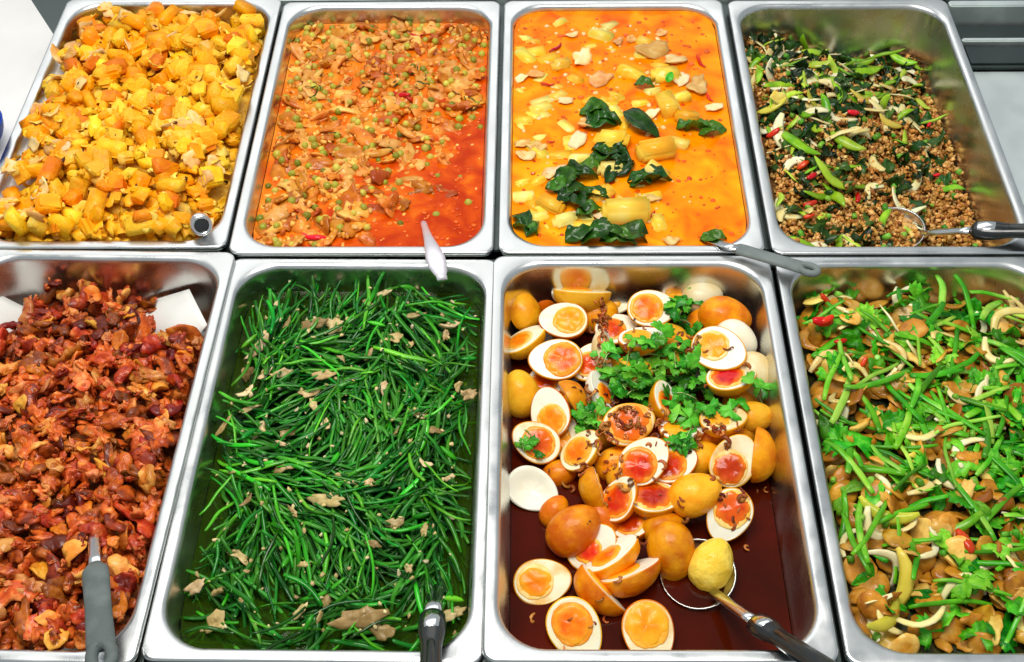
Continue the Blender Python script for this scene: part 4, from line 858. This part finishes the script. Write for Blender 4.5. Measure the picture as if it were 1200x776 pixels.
EGGS = [  # u, v, z, long-axis angle, cut-face normal (right, up, towards camera), length, kind, yolk place, yolk size
 (617, 363, -.050, 100, (-.5, -.3, -.8), .050, 'b'), (672, 341, -.048, 8, (0, .8, .6), .052, 'w'), (682, 351, -.040, 10, (.05, .95, .12), .066, 'b'),
 (660, 376, -.036, 172, (-.1, .42, .9), .056, 'o', -.25, .62), (615, 399, -.052, 26, (-.45, .75, .45), .053, 'o'), (651, 422, -.040, 178, (-.1, .35, .9), .060, 'o', -.28, .70),
 (692, 424, -.048, 60, (-.2, .5, .9), .050, 'r'), (612, 463, -.056, 105, (-.2, .1, -1), .054, 'b'), (645, 483, -.050, 110, (-.35, .2, .9), .056, 'o', -.32, .6),
 (675, 468, -.050, -48, (-.85, -.5, .05), .050, 'b'), (628, 518, -.058, 150, (0, .25, 1), .054, 'r', -.1, .66), (681, 528, -.052, 48, (-.55, .5, .75), .050, 'o', -.1, .66),
 (656, 556, -.074, 20, (.1, 0, -1), .038, 'b'), (624, 574, -.068, -30, (0, .3, 1), .056, 'h'), (694, 577, -.060, -72, (.95, .25, .02), .050, 'b'),
 (726, 585, -.054, 60, (-.55, .35, .75), .050, 'r', -.1, .72), (755, 540, -.036, 42, (-.1, .25, 1), .057, 'r', -.30, .68), (737, 497, -.034, 20, (0, .3, 1), .056, 'r', 0, .8),
 (768, 584, -.052, 5, (0, .72, .6), .054, 'r', -.1, .78), (815, 580, -.040, 22, (.1, -.1, -1), .055, 'b'), (790, 545, -.050, 30, (-.2, .6, .8), .052, 'r', -.2, .7),
 (860, 540, -.046, 60, (-.1, .2, 1), .058, 'r', -.33, .66), (894, 534, -.050, 88, (-.95, .1, -.25), .058, 'b'), (885, 487, -.042, 5, (0, -.35, -1), .042, 'b'),
 (848, 492, -.034, 10, (-.1, .75, .6), .050, 'o'), (854, 604, -.056, -118, (-.1, .2, 1), .056, 'r', -.25, .70), (843, 410, -.020, -32, (-.25, .4, .9), .062, 'o', -.25, .58),
 (857, 443, -.030, 8, (-.15, .75, .6), .054, 'r', -.15, .70), (884, 442, -.038, -65, (.2, 0, -1), .056, 'w'), (862, 396, -.036, -35, (.3, -.2, -1), .050, 'w'),
 (823, 350, -.044, 12, (.1, .2, -1), .048, 'w'), (850, 371, -.036, -10, (.1, -.1, -1), .060, 'b'), (764, 362, -.034, 2, (0, .35, 1), .056, 'o', -.22, .66),
 (796, 350, -.052, 30, (0, .7, .7), .040, 'o'), (752, 397, -.026, 10, (-.1, .85, .5), .052, 'o'), (711, 410, -.032, 80, (.85, .3, .4), .048, 'w'),
 (704, 458, -.044, 100, (.7, .4, .5), .046, 'w'), (671, 622, -.052, 40, (.2, -.1, -1), .060, 'b'), (650, 601, -.068, 60, (0, .1, -1), .036, 'b'),
 (694, 641, -.066, 40, (-.1, .25, 1), .054, 'r', -.2, .5), (722, 656, -.064, 36, (-.5, .78, .25), .060, 'b'), (742, 678, -.066, 26, (-.35, .92, .05), .062, 'b'),
 (789, 648, -.058, -80, (-.1, 0, -1), .060, 'b'), (834, 663, -.060, 65, (.1, 0, -1), .054, 'y'), (636, 682, -.072, 8, (-.05, .35, 1), .057, 'o', -.25, .62),
 (700, 697, -.070, -43, (.72, .70, .05), .062, 'b'), (674, 738, -.068, -62, (-.05, .25, 1), .063, 'o', -.18, .64), (760, 742, -.068, -80, (0, .35, 1), .062, 'o', -.25, .70),
 (778, 622, -.066, 20, (0, .3, -1), .044, 'b'), (720, 545, -.066, 40, (0, .2, -1), .044, 'b'), (780, 470, -.046, 70, (.6, .5, .6), .050, 'r'), (800, 505, -.050, 10, (0, .8, .5), .050, 'o'),
 (740, 440, -.044, 10, (0, .1, -1), .050, 'b'), (800, 420, -.046, 80, (-.2, .2, -1), .052, 'b'), (700, 370, -.054, 20, (0, .1, -1), .050, 'b'), (780, 400, -.050, 20, (0, .1, -1), .050, 'b'), (820, 540, -.060, 20, (0, .1, -1), .050, 'b'),
 (643, 446, -.066, 30, (0, .4, .8), .048, 'r'), (706, 505, -.062, 70, (0, .1, -1), .048, 'b'), (738, 562, -.066, 10, (0, .3, -1), .048, 'b'), (658, 512, -.070, 60, (-.2, .3, .9), .046, 'o'), (832, 512, -.060, 40, (0, .2, -1), .048, 'b'),
 (866, 505, -.060, 80, (0, .2, -1), .050, 'b'), (722, 386, -.056, 20, (0, .5, .8), .050, 'r'), (745, 612, -.072, 30, (-.3, .6, .6), .050, 'r'), (705, 612, -.074, 110, (.2, .2, -1), .046, 'b'), (720, 352, -.064, 10, (0, .4, .9), .048, 'w'), (640, 352, -.066, 40, (0, .2, -1), .046, 'b'), (872, 470, -.062, 60, (0, .2, -1), .050, 'b'), (828, 380, -.056, 30, (0, .3, -1), .048, 'b')]
OWN = {0: 'golden skinned egg half wedged in the far corner beside the chive pan', 2: 'long brown egg half lying on its side under the orange curry pan', 3: 'egg half with round orange yolk between the brown halves in the far corner',
 5: 'large egg half with torn spreading orange yolk beside the coriander', 12: 'small dark egg end sunk in sauce beside the hollow egg white', 16: 'egg half with round red yolk lying highest in the middle of the heap',
 17: 'egg half buried under brown fried shallots', 19: 'lumpy golden egg half lying below the red-yolk egg highest in the heap', 22: 'upright brown egg half leaning on the steel wall beside the stir-fry pan', 26: 'large tilted egg half with small orange yolk at the coriander edge',
 31: 'dark orange skinned egg half lying in the far corner under the grey ladle handle', 37: 'big smooth brown egg half covering another half below the hollow egg white', 42: 'tall brown egg half standing beside the knobbly yellow egg',
 44: 'egg half with orange yolk floating alone nearest the chive pan wall', 45: 'brown egg wedge floating between two orange-yolk halves', 46: 'egg half with orange yolk at its wide end, white tip toward the near rim', 47: 'egg half with broken runny orange yolk floating near the ladle handle'}
for n_, e in enumerate(EGGS): egg_half(n_+1, *e, own=OWN.get(n_))
# fried shallots
SV = [Var('shallot', *curlring(900+i, RND.uniform(.003, .006), RND.uniform(.0014, .0026), RND.uniform(.35, .9)), M['shallot'], 50) for i in range(10)]
js = Joined()
for cu, cv_, su, sv, n in ((735, 492, 22, 14, 60), (712, 388, 12, 16, 34), (815, 500, 22, 14, 44), (695, 470, 14, 12, 16), (790, 400, 40, 14, 24), (705, 545, 14, 16, 20), (855, 590, 12, 12, 12), (760, 530, 70, 60, 36), (865, 600, 20, 20, 8), (690, 600, 40, 30, 8), (700, 735, 40, 18, 8)):
    for _ in range(n):
        x, y, z = EGG.hit(RND.gauss(cu, su), RND.gauss(cv_, sv)); v_ = RND.choice(SV)
        js.add(v_, EGG.drop(v_, x, y, RND.uniform(0, 6), RND.gauss(0, .5), RND.uniform(0, 6), RND.uniform(.6, 1.25), .3, z=None if z > ZE-.005 else ZE+.001))
js.build('fried_shallots', M['shallot'], EGG, 'brown fried shallot curls scattered over the eggs', 'fried shallots')
# coriander sprigs: stem with several leaves
HL = [mk('coriander_leaf', *herb_leaf(950+i, RND.uniform(.012, .016), .5, 42, .0004, .3), M['coriander']) for i in range(8)]
HLs = [Var('cl', *herb_leaf(950+i, .012), M['coriander'], 30) for i in range(1)][0]
def sprig(u, v, n, spread, lift=.004):
    x, y, z = EGG.hit(u, v); z = max(z, ZE)+lift
    root = bpy.data.objects.new('coriander_sprig', None); col.objects.link(root); root.empty_display_size = .02
    root.matrix_world = EGG.T @ Matrix.Translation((x, y, z)); tag(root, 'bright green coriander sprig lying on the egg halves', 'coriander', 'coriander sprigs on the eggs')
    a0 = RND.uniform(0, 6.28); P = [(spread*(q-.5)*2*math.cos(a0), spread*(q-.5)*2*math.sin(a0), .003*math.sin(q*5)+.002) for q in np.linspace(-.2, 1.2, 6)]
    ob('stem', mk('stem', *sweep(P, [.0007]*6, 6), M['stem']), root)
    for i in range(n):
        px, py = RND.gauss(0, spread*.6), RND.gauss(0, spread*.6)
        hz_ = EGG.h(x+px, y+py)-z; pz_ = min(max(hz_, -.012), .018)+RND.uniform(.002, .012)
        o = ob('leaf', RND.choice(HL), root)
        o.matrix_local = Matrix.Translation((px, py, pz_)) @ Matrix.Rotation(RND.gauss(.1, .4), 4, 'X') @ Matrix.Rotation(RND.gauss(0, .4), 4, 'Y') @ Matrix.Rotation(RND.uniform(0, 6.28), 4, 'Z') @ Matrix.Scale(RND.uniform(.7, 1.15), 4)
    ix, iy = EGG.idx(np.array([x]), np.array([y]))
for u, v, n, s_ in ((735, 425, 8, .014), (752, 445, 9, .016), (725, 445, 8, .014), (765, 420, 7, .013), (745, 460, 6, .012), (790, 420, 6, .013), (805, 445, 8, .015), (815, 435, 6, .012), (795, 465, 8, .015), (800, 490, 7, .013), (820, 480, 6, .013), (845, 480, 5, .012), (690, 488, 7, .013), (697, 500, 4, .009), (612, 520, 5, .010), (620, 512, 3, .007), (798, 370, 5, .010), (805, 382, 5, .010), (790, 362, 3, .007), (805, 515, 4, .010), (790, 525, 2, .008), (888, 465, 3, .009), (785, 445, 5, .014), (712, 420, 3, .008)):
    sprig(u, v, n, s_)

# ---------- 8 celery and sausage stir-fry
def h8(s, t):
    z = -.034+.024*(1-np.clip(s/1.25, -1, 1)**2)*(1-np.clip((t+.05)/1.25, -1, 1)**2)-.040*sm(.55, 1.08, t)-.010*(1-sm(-1.0, -.7, s))
    return z-.010
STI.set_height(h8, 24, .008, 8); STI.zcap = .006
STI.base_mesh('stir_fry_base', M['stirbase'], 'brown sauce and scraps under the stir-fry', 'stir-fry')
TS = [Var('sausage_slice', *flake(1000+i, RND.uniform(.0145, .0185), RND.uniform(.0125, .0155), .0055, RND.uniform(.05, .25), .12, 5, 20, 0, .0004), M['sausage']) for i in range(8)]
TM = [Var('mushroom_piece', *flake(1020+i, RND.uniform(.012, .018), .008, .006, .35, .4), M['sausage']) for i in range(5)]
CL = [Var('celery_leaf', *herb_leaf(1040+i, RND.uniform(.017, .027), .45, 48, .0005, .5), M['celery'], 160) for i in range(6)]
C2 = [Var('celery_blade', *leaf(1050+i, .036, .020, .3, .35, .25, .08), M['celery'], 140) for i in range(4)]
ST = [Var('green_stalk', *strip(1060+i, RND.uniform(.045, .078), RND.uniform(.0022, .0046), RND.uniform(.0010, .0020), RND.uniform(-.14, .14), .30, 7, 9, .07), M['stalk'], 120) for i in range(10)]
OW = [Var('onion_strip', *strip(1080+i, RND.uniform(.034, .05), .0048, .0016, .75, .5, 6, 10, .08), M['onion'], 100) for i in range(6)]
YC = [Var('pale_pepper', *strip(1090+i, .050, .006, .003, .45, .7, 7, 10, .06), M['yellowpep'], 100) for i in range(3)]
j = Joined(); scatter(STI, TS+TM, 300, joined=j, tilt=.5, sink=.12); j.build('stir_fry_under', M['sausage'], STI, 'sausage and mushroom pieces buried in the stir-fry', 'stir-fry')
scatter(STI, TS, 105, 'sausage_slice', 'round tan sausage slice in the celery stir-fry', 'sausage slice', 'sausage slices in the celery stir-fry', tilt=.5, sink=.10, seed=33)
scatter(STI, TM, 70, 'mushroom_piece', 'ragged brown mushroom piece in the celery stir-fry', 'mushroom piece', 'mushroom pieces in the celery stir-fry', tilt=.5, sink=.12, seed=133)
scatter(STI, OW, 46, 'onion_strip', 'pale curved onion strip in the celery stir-fry', 'onion strip', 'onion strips in the celery stir-fry', tilt=.4, sink=.15, seed=233)
scatter(STI, BN, 80, 'scallion_piece', 'short green scallion piece in the celery stir-fry', 'scallion piece', 'scallion pieces in the celery stir-fry', tilt=.7, sink=.15, seed=43)
mid = lambda s, t: .25+.75*math.exp(-((s-.15)/.75)**2-((t-.15)/.55)**2)
scatter(STI, C2+CL, 40, 'celery_leaf', 'bright green celery leaf in the sausage stir-fry', 'celery leaf', 'celery leaves in the sausage stir-fry', tilt=.4, sink=.25, seed=8)
scatter(STI, ST, 84, 'green_stalk', 'long green celery stalk lying on the sausage stir-fry', 'celery stalk', 'celery stalks on the sausage stir-fry', tilt=.22, sink=.06, weight=mid, seed=99, align=.3)
scatter(STI, CL+CL+C2, 135, 'celery_leaf', 'bright green celery leaf in the sausage stir-fry', 'celery leaf', 'celery leaves in the sausage stir-fry', tilt=.45, sink=.2, weight=lambda s, t: mid(s-.25, t+.1), seed=508)
scatter(STI, TS+TM, 14, 'sausage_slice', 'round tan sausage slice in the celery stir-fry', 'sausage slice', 'sausage slices in the celery stir-fry', tilt=.5, sink=.10, seed=733, weight=lambda s, t: 1-.8*mid(s, t))
scatter(STI, OW, 18, 'onion_strip', 'pale curved onion strip in the celery stir-fry', 'onion strip', 'onion strips in the celery stir-fry', tilt=.4, sink=.12, seed=933)
scatter(STI, ST, 56, 'green_stalk', 'long green celery stalk lying on the sausage stir-fry', 'celery stalk', 'celery stalks on the sausage stir-fry', tilt=.2, sink=.05, weight=mid, seed=1399, align=.3)
for u, v, a, s_, k in ((1078, 520, 1.0, .9, 0), (1040, 600, -.4, 1.2, 1), (1050, 690, 1.2, 1.3, 2), (1035, 725, .8, 1.2, 0)):
    x, y, z = STI.hit(u, v); tag(ob('pale_pepper', YC[k].mesh, None, STI.T @ STI.drop(YC[k], x, y, a, .1, 0, s_, .1)), 'bent yellow-green pepper on the sausage stir-fry', 'pepper', 'yellow-green peppers on the sausage stir-fry')
CW = Var('stir_fry_chili', *strip(1100, .026, .006, .0048, .12, .55, 9, 9, .04), M['chili'], 90)
for u, v, a, s_ in ((1131, 634, 1.9, 1.1), (960, 391, .1, 1.0), (968, 378, .5, .7), (985, 400, .3, .6), (966, 353, -.5, .6), (1012, 424, 1, .5)):
    x, y, z = STI.hit(u, v); tag(ob('red_chili', CW.mesh, None, STI.T @ STI.drop(CW, x, y, a, .1, 0, s_, .08)), 'glossy red chili piece in the sausage stir-fry', 'chili', 'chili pieces in the sausage stir-fry')

# ------------------------------------------------------------------ ladles and spoons
def world_sweep(P, rad, k=14, up=(0, 0, 1)): return sweep(P, rad, k, 1.0, up)
def lerp(a, b, n): return [tuple(np.array(a)+(np.array(b)-np.array(a))*i/(n-1)) for i in range(n)]
def utensil(name, base, label, cat):
    r = bpy.data.objects.new(name, None); col.objects.link(r); r.location = tuple(base); r.empty_display_size = .03; return tag(r, label, cat)
def part(name, V, Fc, m, root, smooth=True):
    V = np.asarray(V, float)-np.array(root.location); return ob(name, mk(name, V, Fc, m, smooth), root)
def bowl_mesh(c, R_, depth, axis, th=.0010):
    """ladle bowl: shell of revolution round axis"""
    ax = Vector(axis).normalized(); s_ = ax.orthogonal().normalized(); t_ = ax.cross(s_); V = []; Fc = []; na = 36
    prof = [(R_*math.sin(a), -depth*math.cos(a)) for a in np.linspace(0.02, math.pi/2, 10)]
    prof2 = [((R_-th)*math.sin(a), -(depth-th)*math.cos(a)+.0004) for a in np.linspace(math.pi/2, .02, 10)]
    pts = prof+[(R_+.0006, .0006)]+prof2
    for r_, z_ in pts:
        for i in range(na):
            a = 2*math.pi*i/na; V.append(tuple(Vector(c)+s_*math.cos(a)*r_+t_*math.sin(a)*r_+ax*z_))
    for k in range(len(pts)-1):
        for i in range(na): Fc.append((k*na+i, k*na+(i+1) % na, (k+1)*na+(i+1) % na, (k+1)*na+i))
    Fc.append(tuple(range(na))); Fc.append(tuple((len(pts)-1)*na+i for i in range(na)))
    return V, Fc
def flat_handle(p0, p1, w, h, hole=True, up=(0, 0, 1)):
    """moulded handle with a hanging hole at its far end"""
    a = np.array(p0); b = np.array(p1); d = b-a; Ln = np.linalg.norm(d); t = d/Ln; upv = np.array(up); s_ = np.cross(t, upv); s_ /= np.linalg.norm(s_); n_ = np.cross(s_, t)
    ra, rb, tb = w*1.05, w*.66, w*.44; kh = 1-(2*ra*.9+tb*.6)/Ln if hole else 1
    N_ = 14; P = []; rad = []
    for i in range(N_):
        q = i/(N_-1); f = (.80+.2*math.sin(min(1, q*5)*1.57))*(1-.10*math.sin(q*3.1)); f *= (.55 if i == 0 else 1)
        P.append(a+t*Ln*kh*q); rad.append((w*f, h*f*(1 if i < N_-1 else .8)))
    V, Fc = world_sweep(P, rad, 16, tuple(n_))
    if hole:   # eye: a flattened ring closing the end
        V = list(V); Fc = list(Fc); n0 = len(V); c = b-t*(ra+tb); k1, k2 = 28, 10
        for i in range(k1):
            an = 2*math.pi*i/k1; ctr = c+t*ra*math.cos(an)+s_*rb*math.sin(an); out = (t*math.cos(an)+s_*math.sin(an))
            for jx in range(k2):
                bn = 2*math.pi*jx/k2; V.append(tuple(ctr+out*tb*math.cos(bn)+n_*h*.9*math.sin(bn)))
        for i in range(k1):
            for jx in range(k2): Fc.append((n0+i*k2+jx, n0+((i+1) % k1)*k2+jx, n0+((i+1) % k1)*k2+(jx+1) % k2, n0+i*k2+(jx+1) % k2))
    return V, Fc
def black_handle(root, p0, p1, w, h, plate=True):
    a = np.array(p0); b = np.array(p1); d = b-a; Ln = np.linalg.norm(d); t = d/Ln; s_ = np.cross(t, (0, 0, 1)); s_ /= np.linalg.norm(s_); n_ = np.cross(s_, t)
    P = []; rad = []
    for q, f in ((0, .55), (.012, .85), (.03, 1.08), (.10, 1.16), (.17, 1.08), (.21, .92), (.26, .84), (.4, .88), (.6, .95), (.8, 1.0), (.94, .95), (.985, .7), (1, .35)):
        P.append(a+t*Ln*q); rad.append((w*f, h*f))
    hd = part('handle', *world_sweep(P, rad, 20, tuple(n_)), M['black'], root)
    if plate:
        # bright badge let into the top of the collar
        P = [a+t*Ln*q+n_*h*.80 for q in (.035, .045, .10, .155, .165)]
        V, Fc = world_sweep(P, [(w*.4, h*.2), (w*.66, h*.34), (w*.72, h*.38), (w*.62, h*.34), (w*.3, h*.2)], 16, tuple(n_))
        V = np.asarray(V)-np.array(root.location); ob('badge', mk('badge', V, Fc, M['chrome']), hd)
        # grip ridge along the top
    V, Fc = world_sweep([a+t*Ln*q+n_*h*.74 for q in (.23, .25, .5, .9, .93)], [(w*.1, h*.1), (w*.34, h*.24), (w*.38, h*.26), (w*.36, h*.24), (w*.1, h*.1)], 10, tuple(n_))
    ob('grip', mk('grip', np.asarray(V)-np.array(root.location), Fc, M['black']), hd)

# pumpkin pan: stubby hollow steel handle end standing up at the front corner
p0 = at(222, 246, -.035); p1 = at(236, 264, .022); u_ = utensil('serving_spoon', p0, 'steel spoon handle with hollow end standing in the pumpkin pan', 'spoon')
t = (p1-p0)/np.linalg.norm(p1-p0)
part('handle', *world_sweep(lerp(p0, p1, 6), [.0085, .0095, .0105, .0115, .0125, .0125], 24, (0, 1, 0)), M['chrome'], u_)
tor = []; Fc = []; s_ = np.cross(t, (0, 1, 0)); s_ /= np.linalg.norm(s_); n_ = np.cross(s_, t)
for i in range(28):
    a = 2*math.pi*i/28; o_ = s_*math.cos(a)+n_*math.sin(a)
    for k in range(8):
        b = 2*math.pi*k/8; tor.append(tuple(p1+o_*(.0108+.0024*math.cos(b))+t*(.0012+.0026*math.sin(b))))
for i in range(28):
    for k in range(8): Fc.append((i*8+k, ((i+1) % 28)*8+k, ((i+1) % 28)*8+(k+1) % 8, i*8+(k+1) % 8))
part('end_ring', tor, Fc, M['chrome'], u_)
part('hollow_shade', *world_sweep(lerp(p1+t*.0002, p1+t*.0016, 3), [.0095, .0092, .0070], 22, (0, 1, 0)), M['black'], u_)  # black disc standing in for the shade inside the open tube end
# red curry: satin spoon
p0 = at(497, 262, -.030); p1 = at(518, 326, .020); d = p1-p0
u_ = utensil('serving_spoon', p0, 'satin silver spoon handle leaning out of the red curry', 'spoon')
part('handle', *world_sweep([tuple(at(*q)) for q in ((494, 254, -.040), (497, 263, -.027), (499, 270, -.012), (502, 279, .004), (506, 290, .011), (510, 302, .014), (513, 312, .015), (516, 320, .0155), (517, 323, .0155), (518.5, 328, .015))], [(.0035, .002), (.004, .0022), (.0046, .0026), (.0060, .003), (.0090, .0034), (.0118, .0036), (.0112, .0034), (.0082, .0032), (.0064, .003), (.0062, .0026)], 16), M['lilac'], u_)
# orange curry: steel shank and grey handle with hanging hole
p0 = at(826, 279, -.010); p1 = at(859, 290, .012); p2 = at(962, 320, .015)
u_ = utensil('serving_ladle', p0, 'ladle with grey plastic handle reaching over from the orange curry', 'ladle')
d = p1-p0; part('shank', *world_sweep([tuple(p0+d*q) for q in (-.5, 0, .4, .8, 1.15)], [(.0055, .0014), (.0062, .0016), (.0064, .0018), (.0066, .002), (.005, .002)], 12), M['chrome'], u_)
part('handle', *flat_handle(p1, p2, .0098, .0050), M['grey'], u_)
# mince: steel ladle with black handle
c = at(1050, 268, -.054); p1 = at(1082, 273, -.046); p2 = at(1138, 270, -.002); p3 = at(1330, 272, .050)
u_ = utensil('serving_ladle', c, 'steel ladle with black handle scooping the minced pork', 'ladle')
part('bowl', *bowl_mesh(c, .036, .020, (-.12, -.1, 1)), M['basin'], u_)
part('shank', *world_sweep(lerp(p1, p2, 6), [(.0040, .0030), (.0075, .0034), (.0072, .0034), (.0068, .0036), (.0066, .0038), (.0066, .004)], 12), M['chrome'], u_)
black_handle(u_, p2, p3, .0125, .0088)
jq = Joined(); cl = MIN.local(c)
for i in range(150):
    a = RND.uniform(0, 6.28); r_ = .031*math.sqrt(RND.random()); x, y = r_*math.cos(a)-.002, r_*math.sin(a)-.001; v_ = RND.choice(GV)
    jq.add(v_, Matrix.Translation((cl[0]+x, cl[1]+y, cl[2]-.009+.006*(r_/.031)**2-.06*x+RND.uniform(0, .003))) @ Matrix.Rotation(RND.uniform(0, 6), 4, 'Z') @ Matrix.Scale(RND.uniform(.8, 1.4), 4))
jq.build('scooped_mince', M['mince'], MIN, 'minced pork scooped in the bowl of the ladle', 'mince')
# fried pork: grey handled spatula
p0 = at(110, 632, .000); p1 = at(111, 660, .020); p2 = at(121, 792, .040)
u_ = utensil('serving_spatula', p0, 'worn grey plastic handle of a server stuck in the fried pork', 'server')
part('shank', *world_sweep(lerp(p0-(p1-p0)*.8, p1+(p1-p0)*.2, 5), [(.006, .0016)]*5, 12), M['chrome'], u_)
part('handle', *flat_handle(p1, p2, .0140, .0062), M['grey'], u_)
# chives: black handled spoon
p0 = at(511, 684, -.050); p1 = at(507, 718, -.008); p2 = at(500, 900, .080)
u_ = utensil('serving_spoon', p0, 'black handled spoon with bright badge sunk in the chive broth', 'spoon')
part('shank', *world_sweep(lerp(p0-(p1-p0)*1.0, p1+(p1-p0)*.2, 5), [(.0088, .0035)]*5, 14), M['chrome'], u_)
black_handle(u_, p1, p2, .0118, .0088)
# eggs: steel ladle under the yellow egg
c = at(817, 676, -.076); p1 = at(836, 694, -.068); p2 = at(884, 728, -.020); p3 = at(1010, 812, .080)
u_ = utensil('serving_ladle', c, 'steel ladle with black handle lying in the brown egg sauce', 'ladle')
part('bowl', *bowl_mesh(c+np.array([0, 0, .0070]), .039, .0180, (-.10, -.12, 1)), M['basin'], u_)
part('shank', *world_sweep(lerp(p1, p2, 6), [(.0055, .003), (.0066, .0034), (.0064, .0034), (.0062, .0036), (.0062, .0036), (.0062, .0036)], 12), M['chrome'], u_)
black_handle(u_, p2, p3, .0115, .0085)
# blue plastic bowl on the white table, only its edge in view
c = at(-25, 176, -.018); V, Fc = bowl_mesh(c+np.array([0, 0, .045]), .045, .044, (0, 0, 1), .0022)
bo = ob('plastic_bowl', mk('plastic_bowl', np.asarray(V)-c, Fc, M['blue']), None, Matrix.Translation(Vector(c))); tag(bo, 'blue plastic bowl standing on the white table', 'bowl')
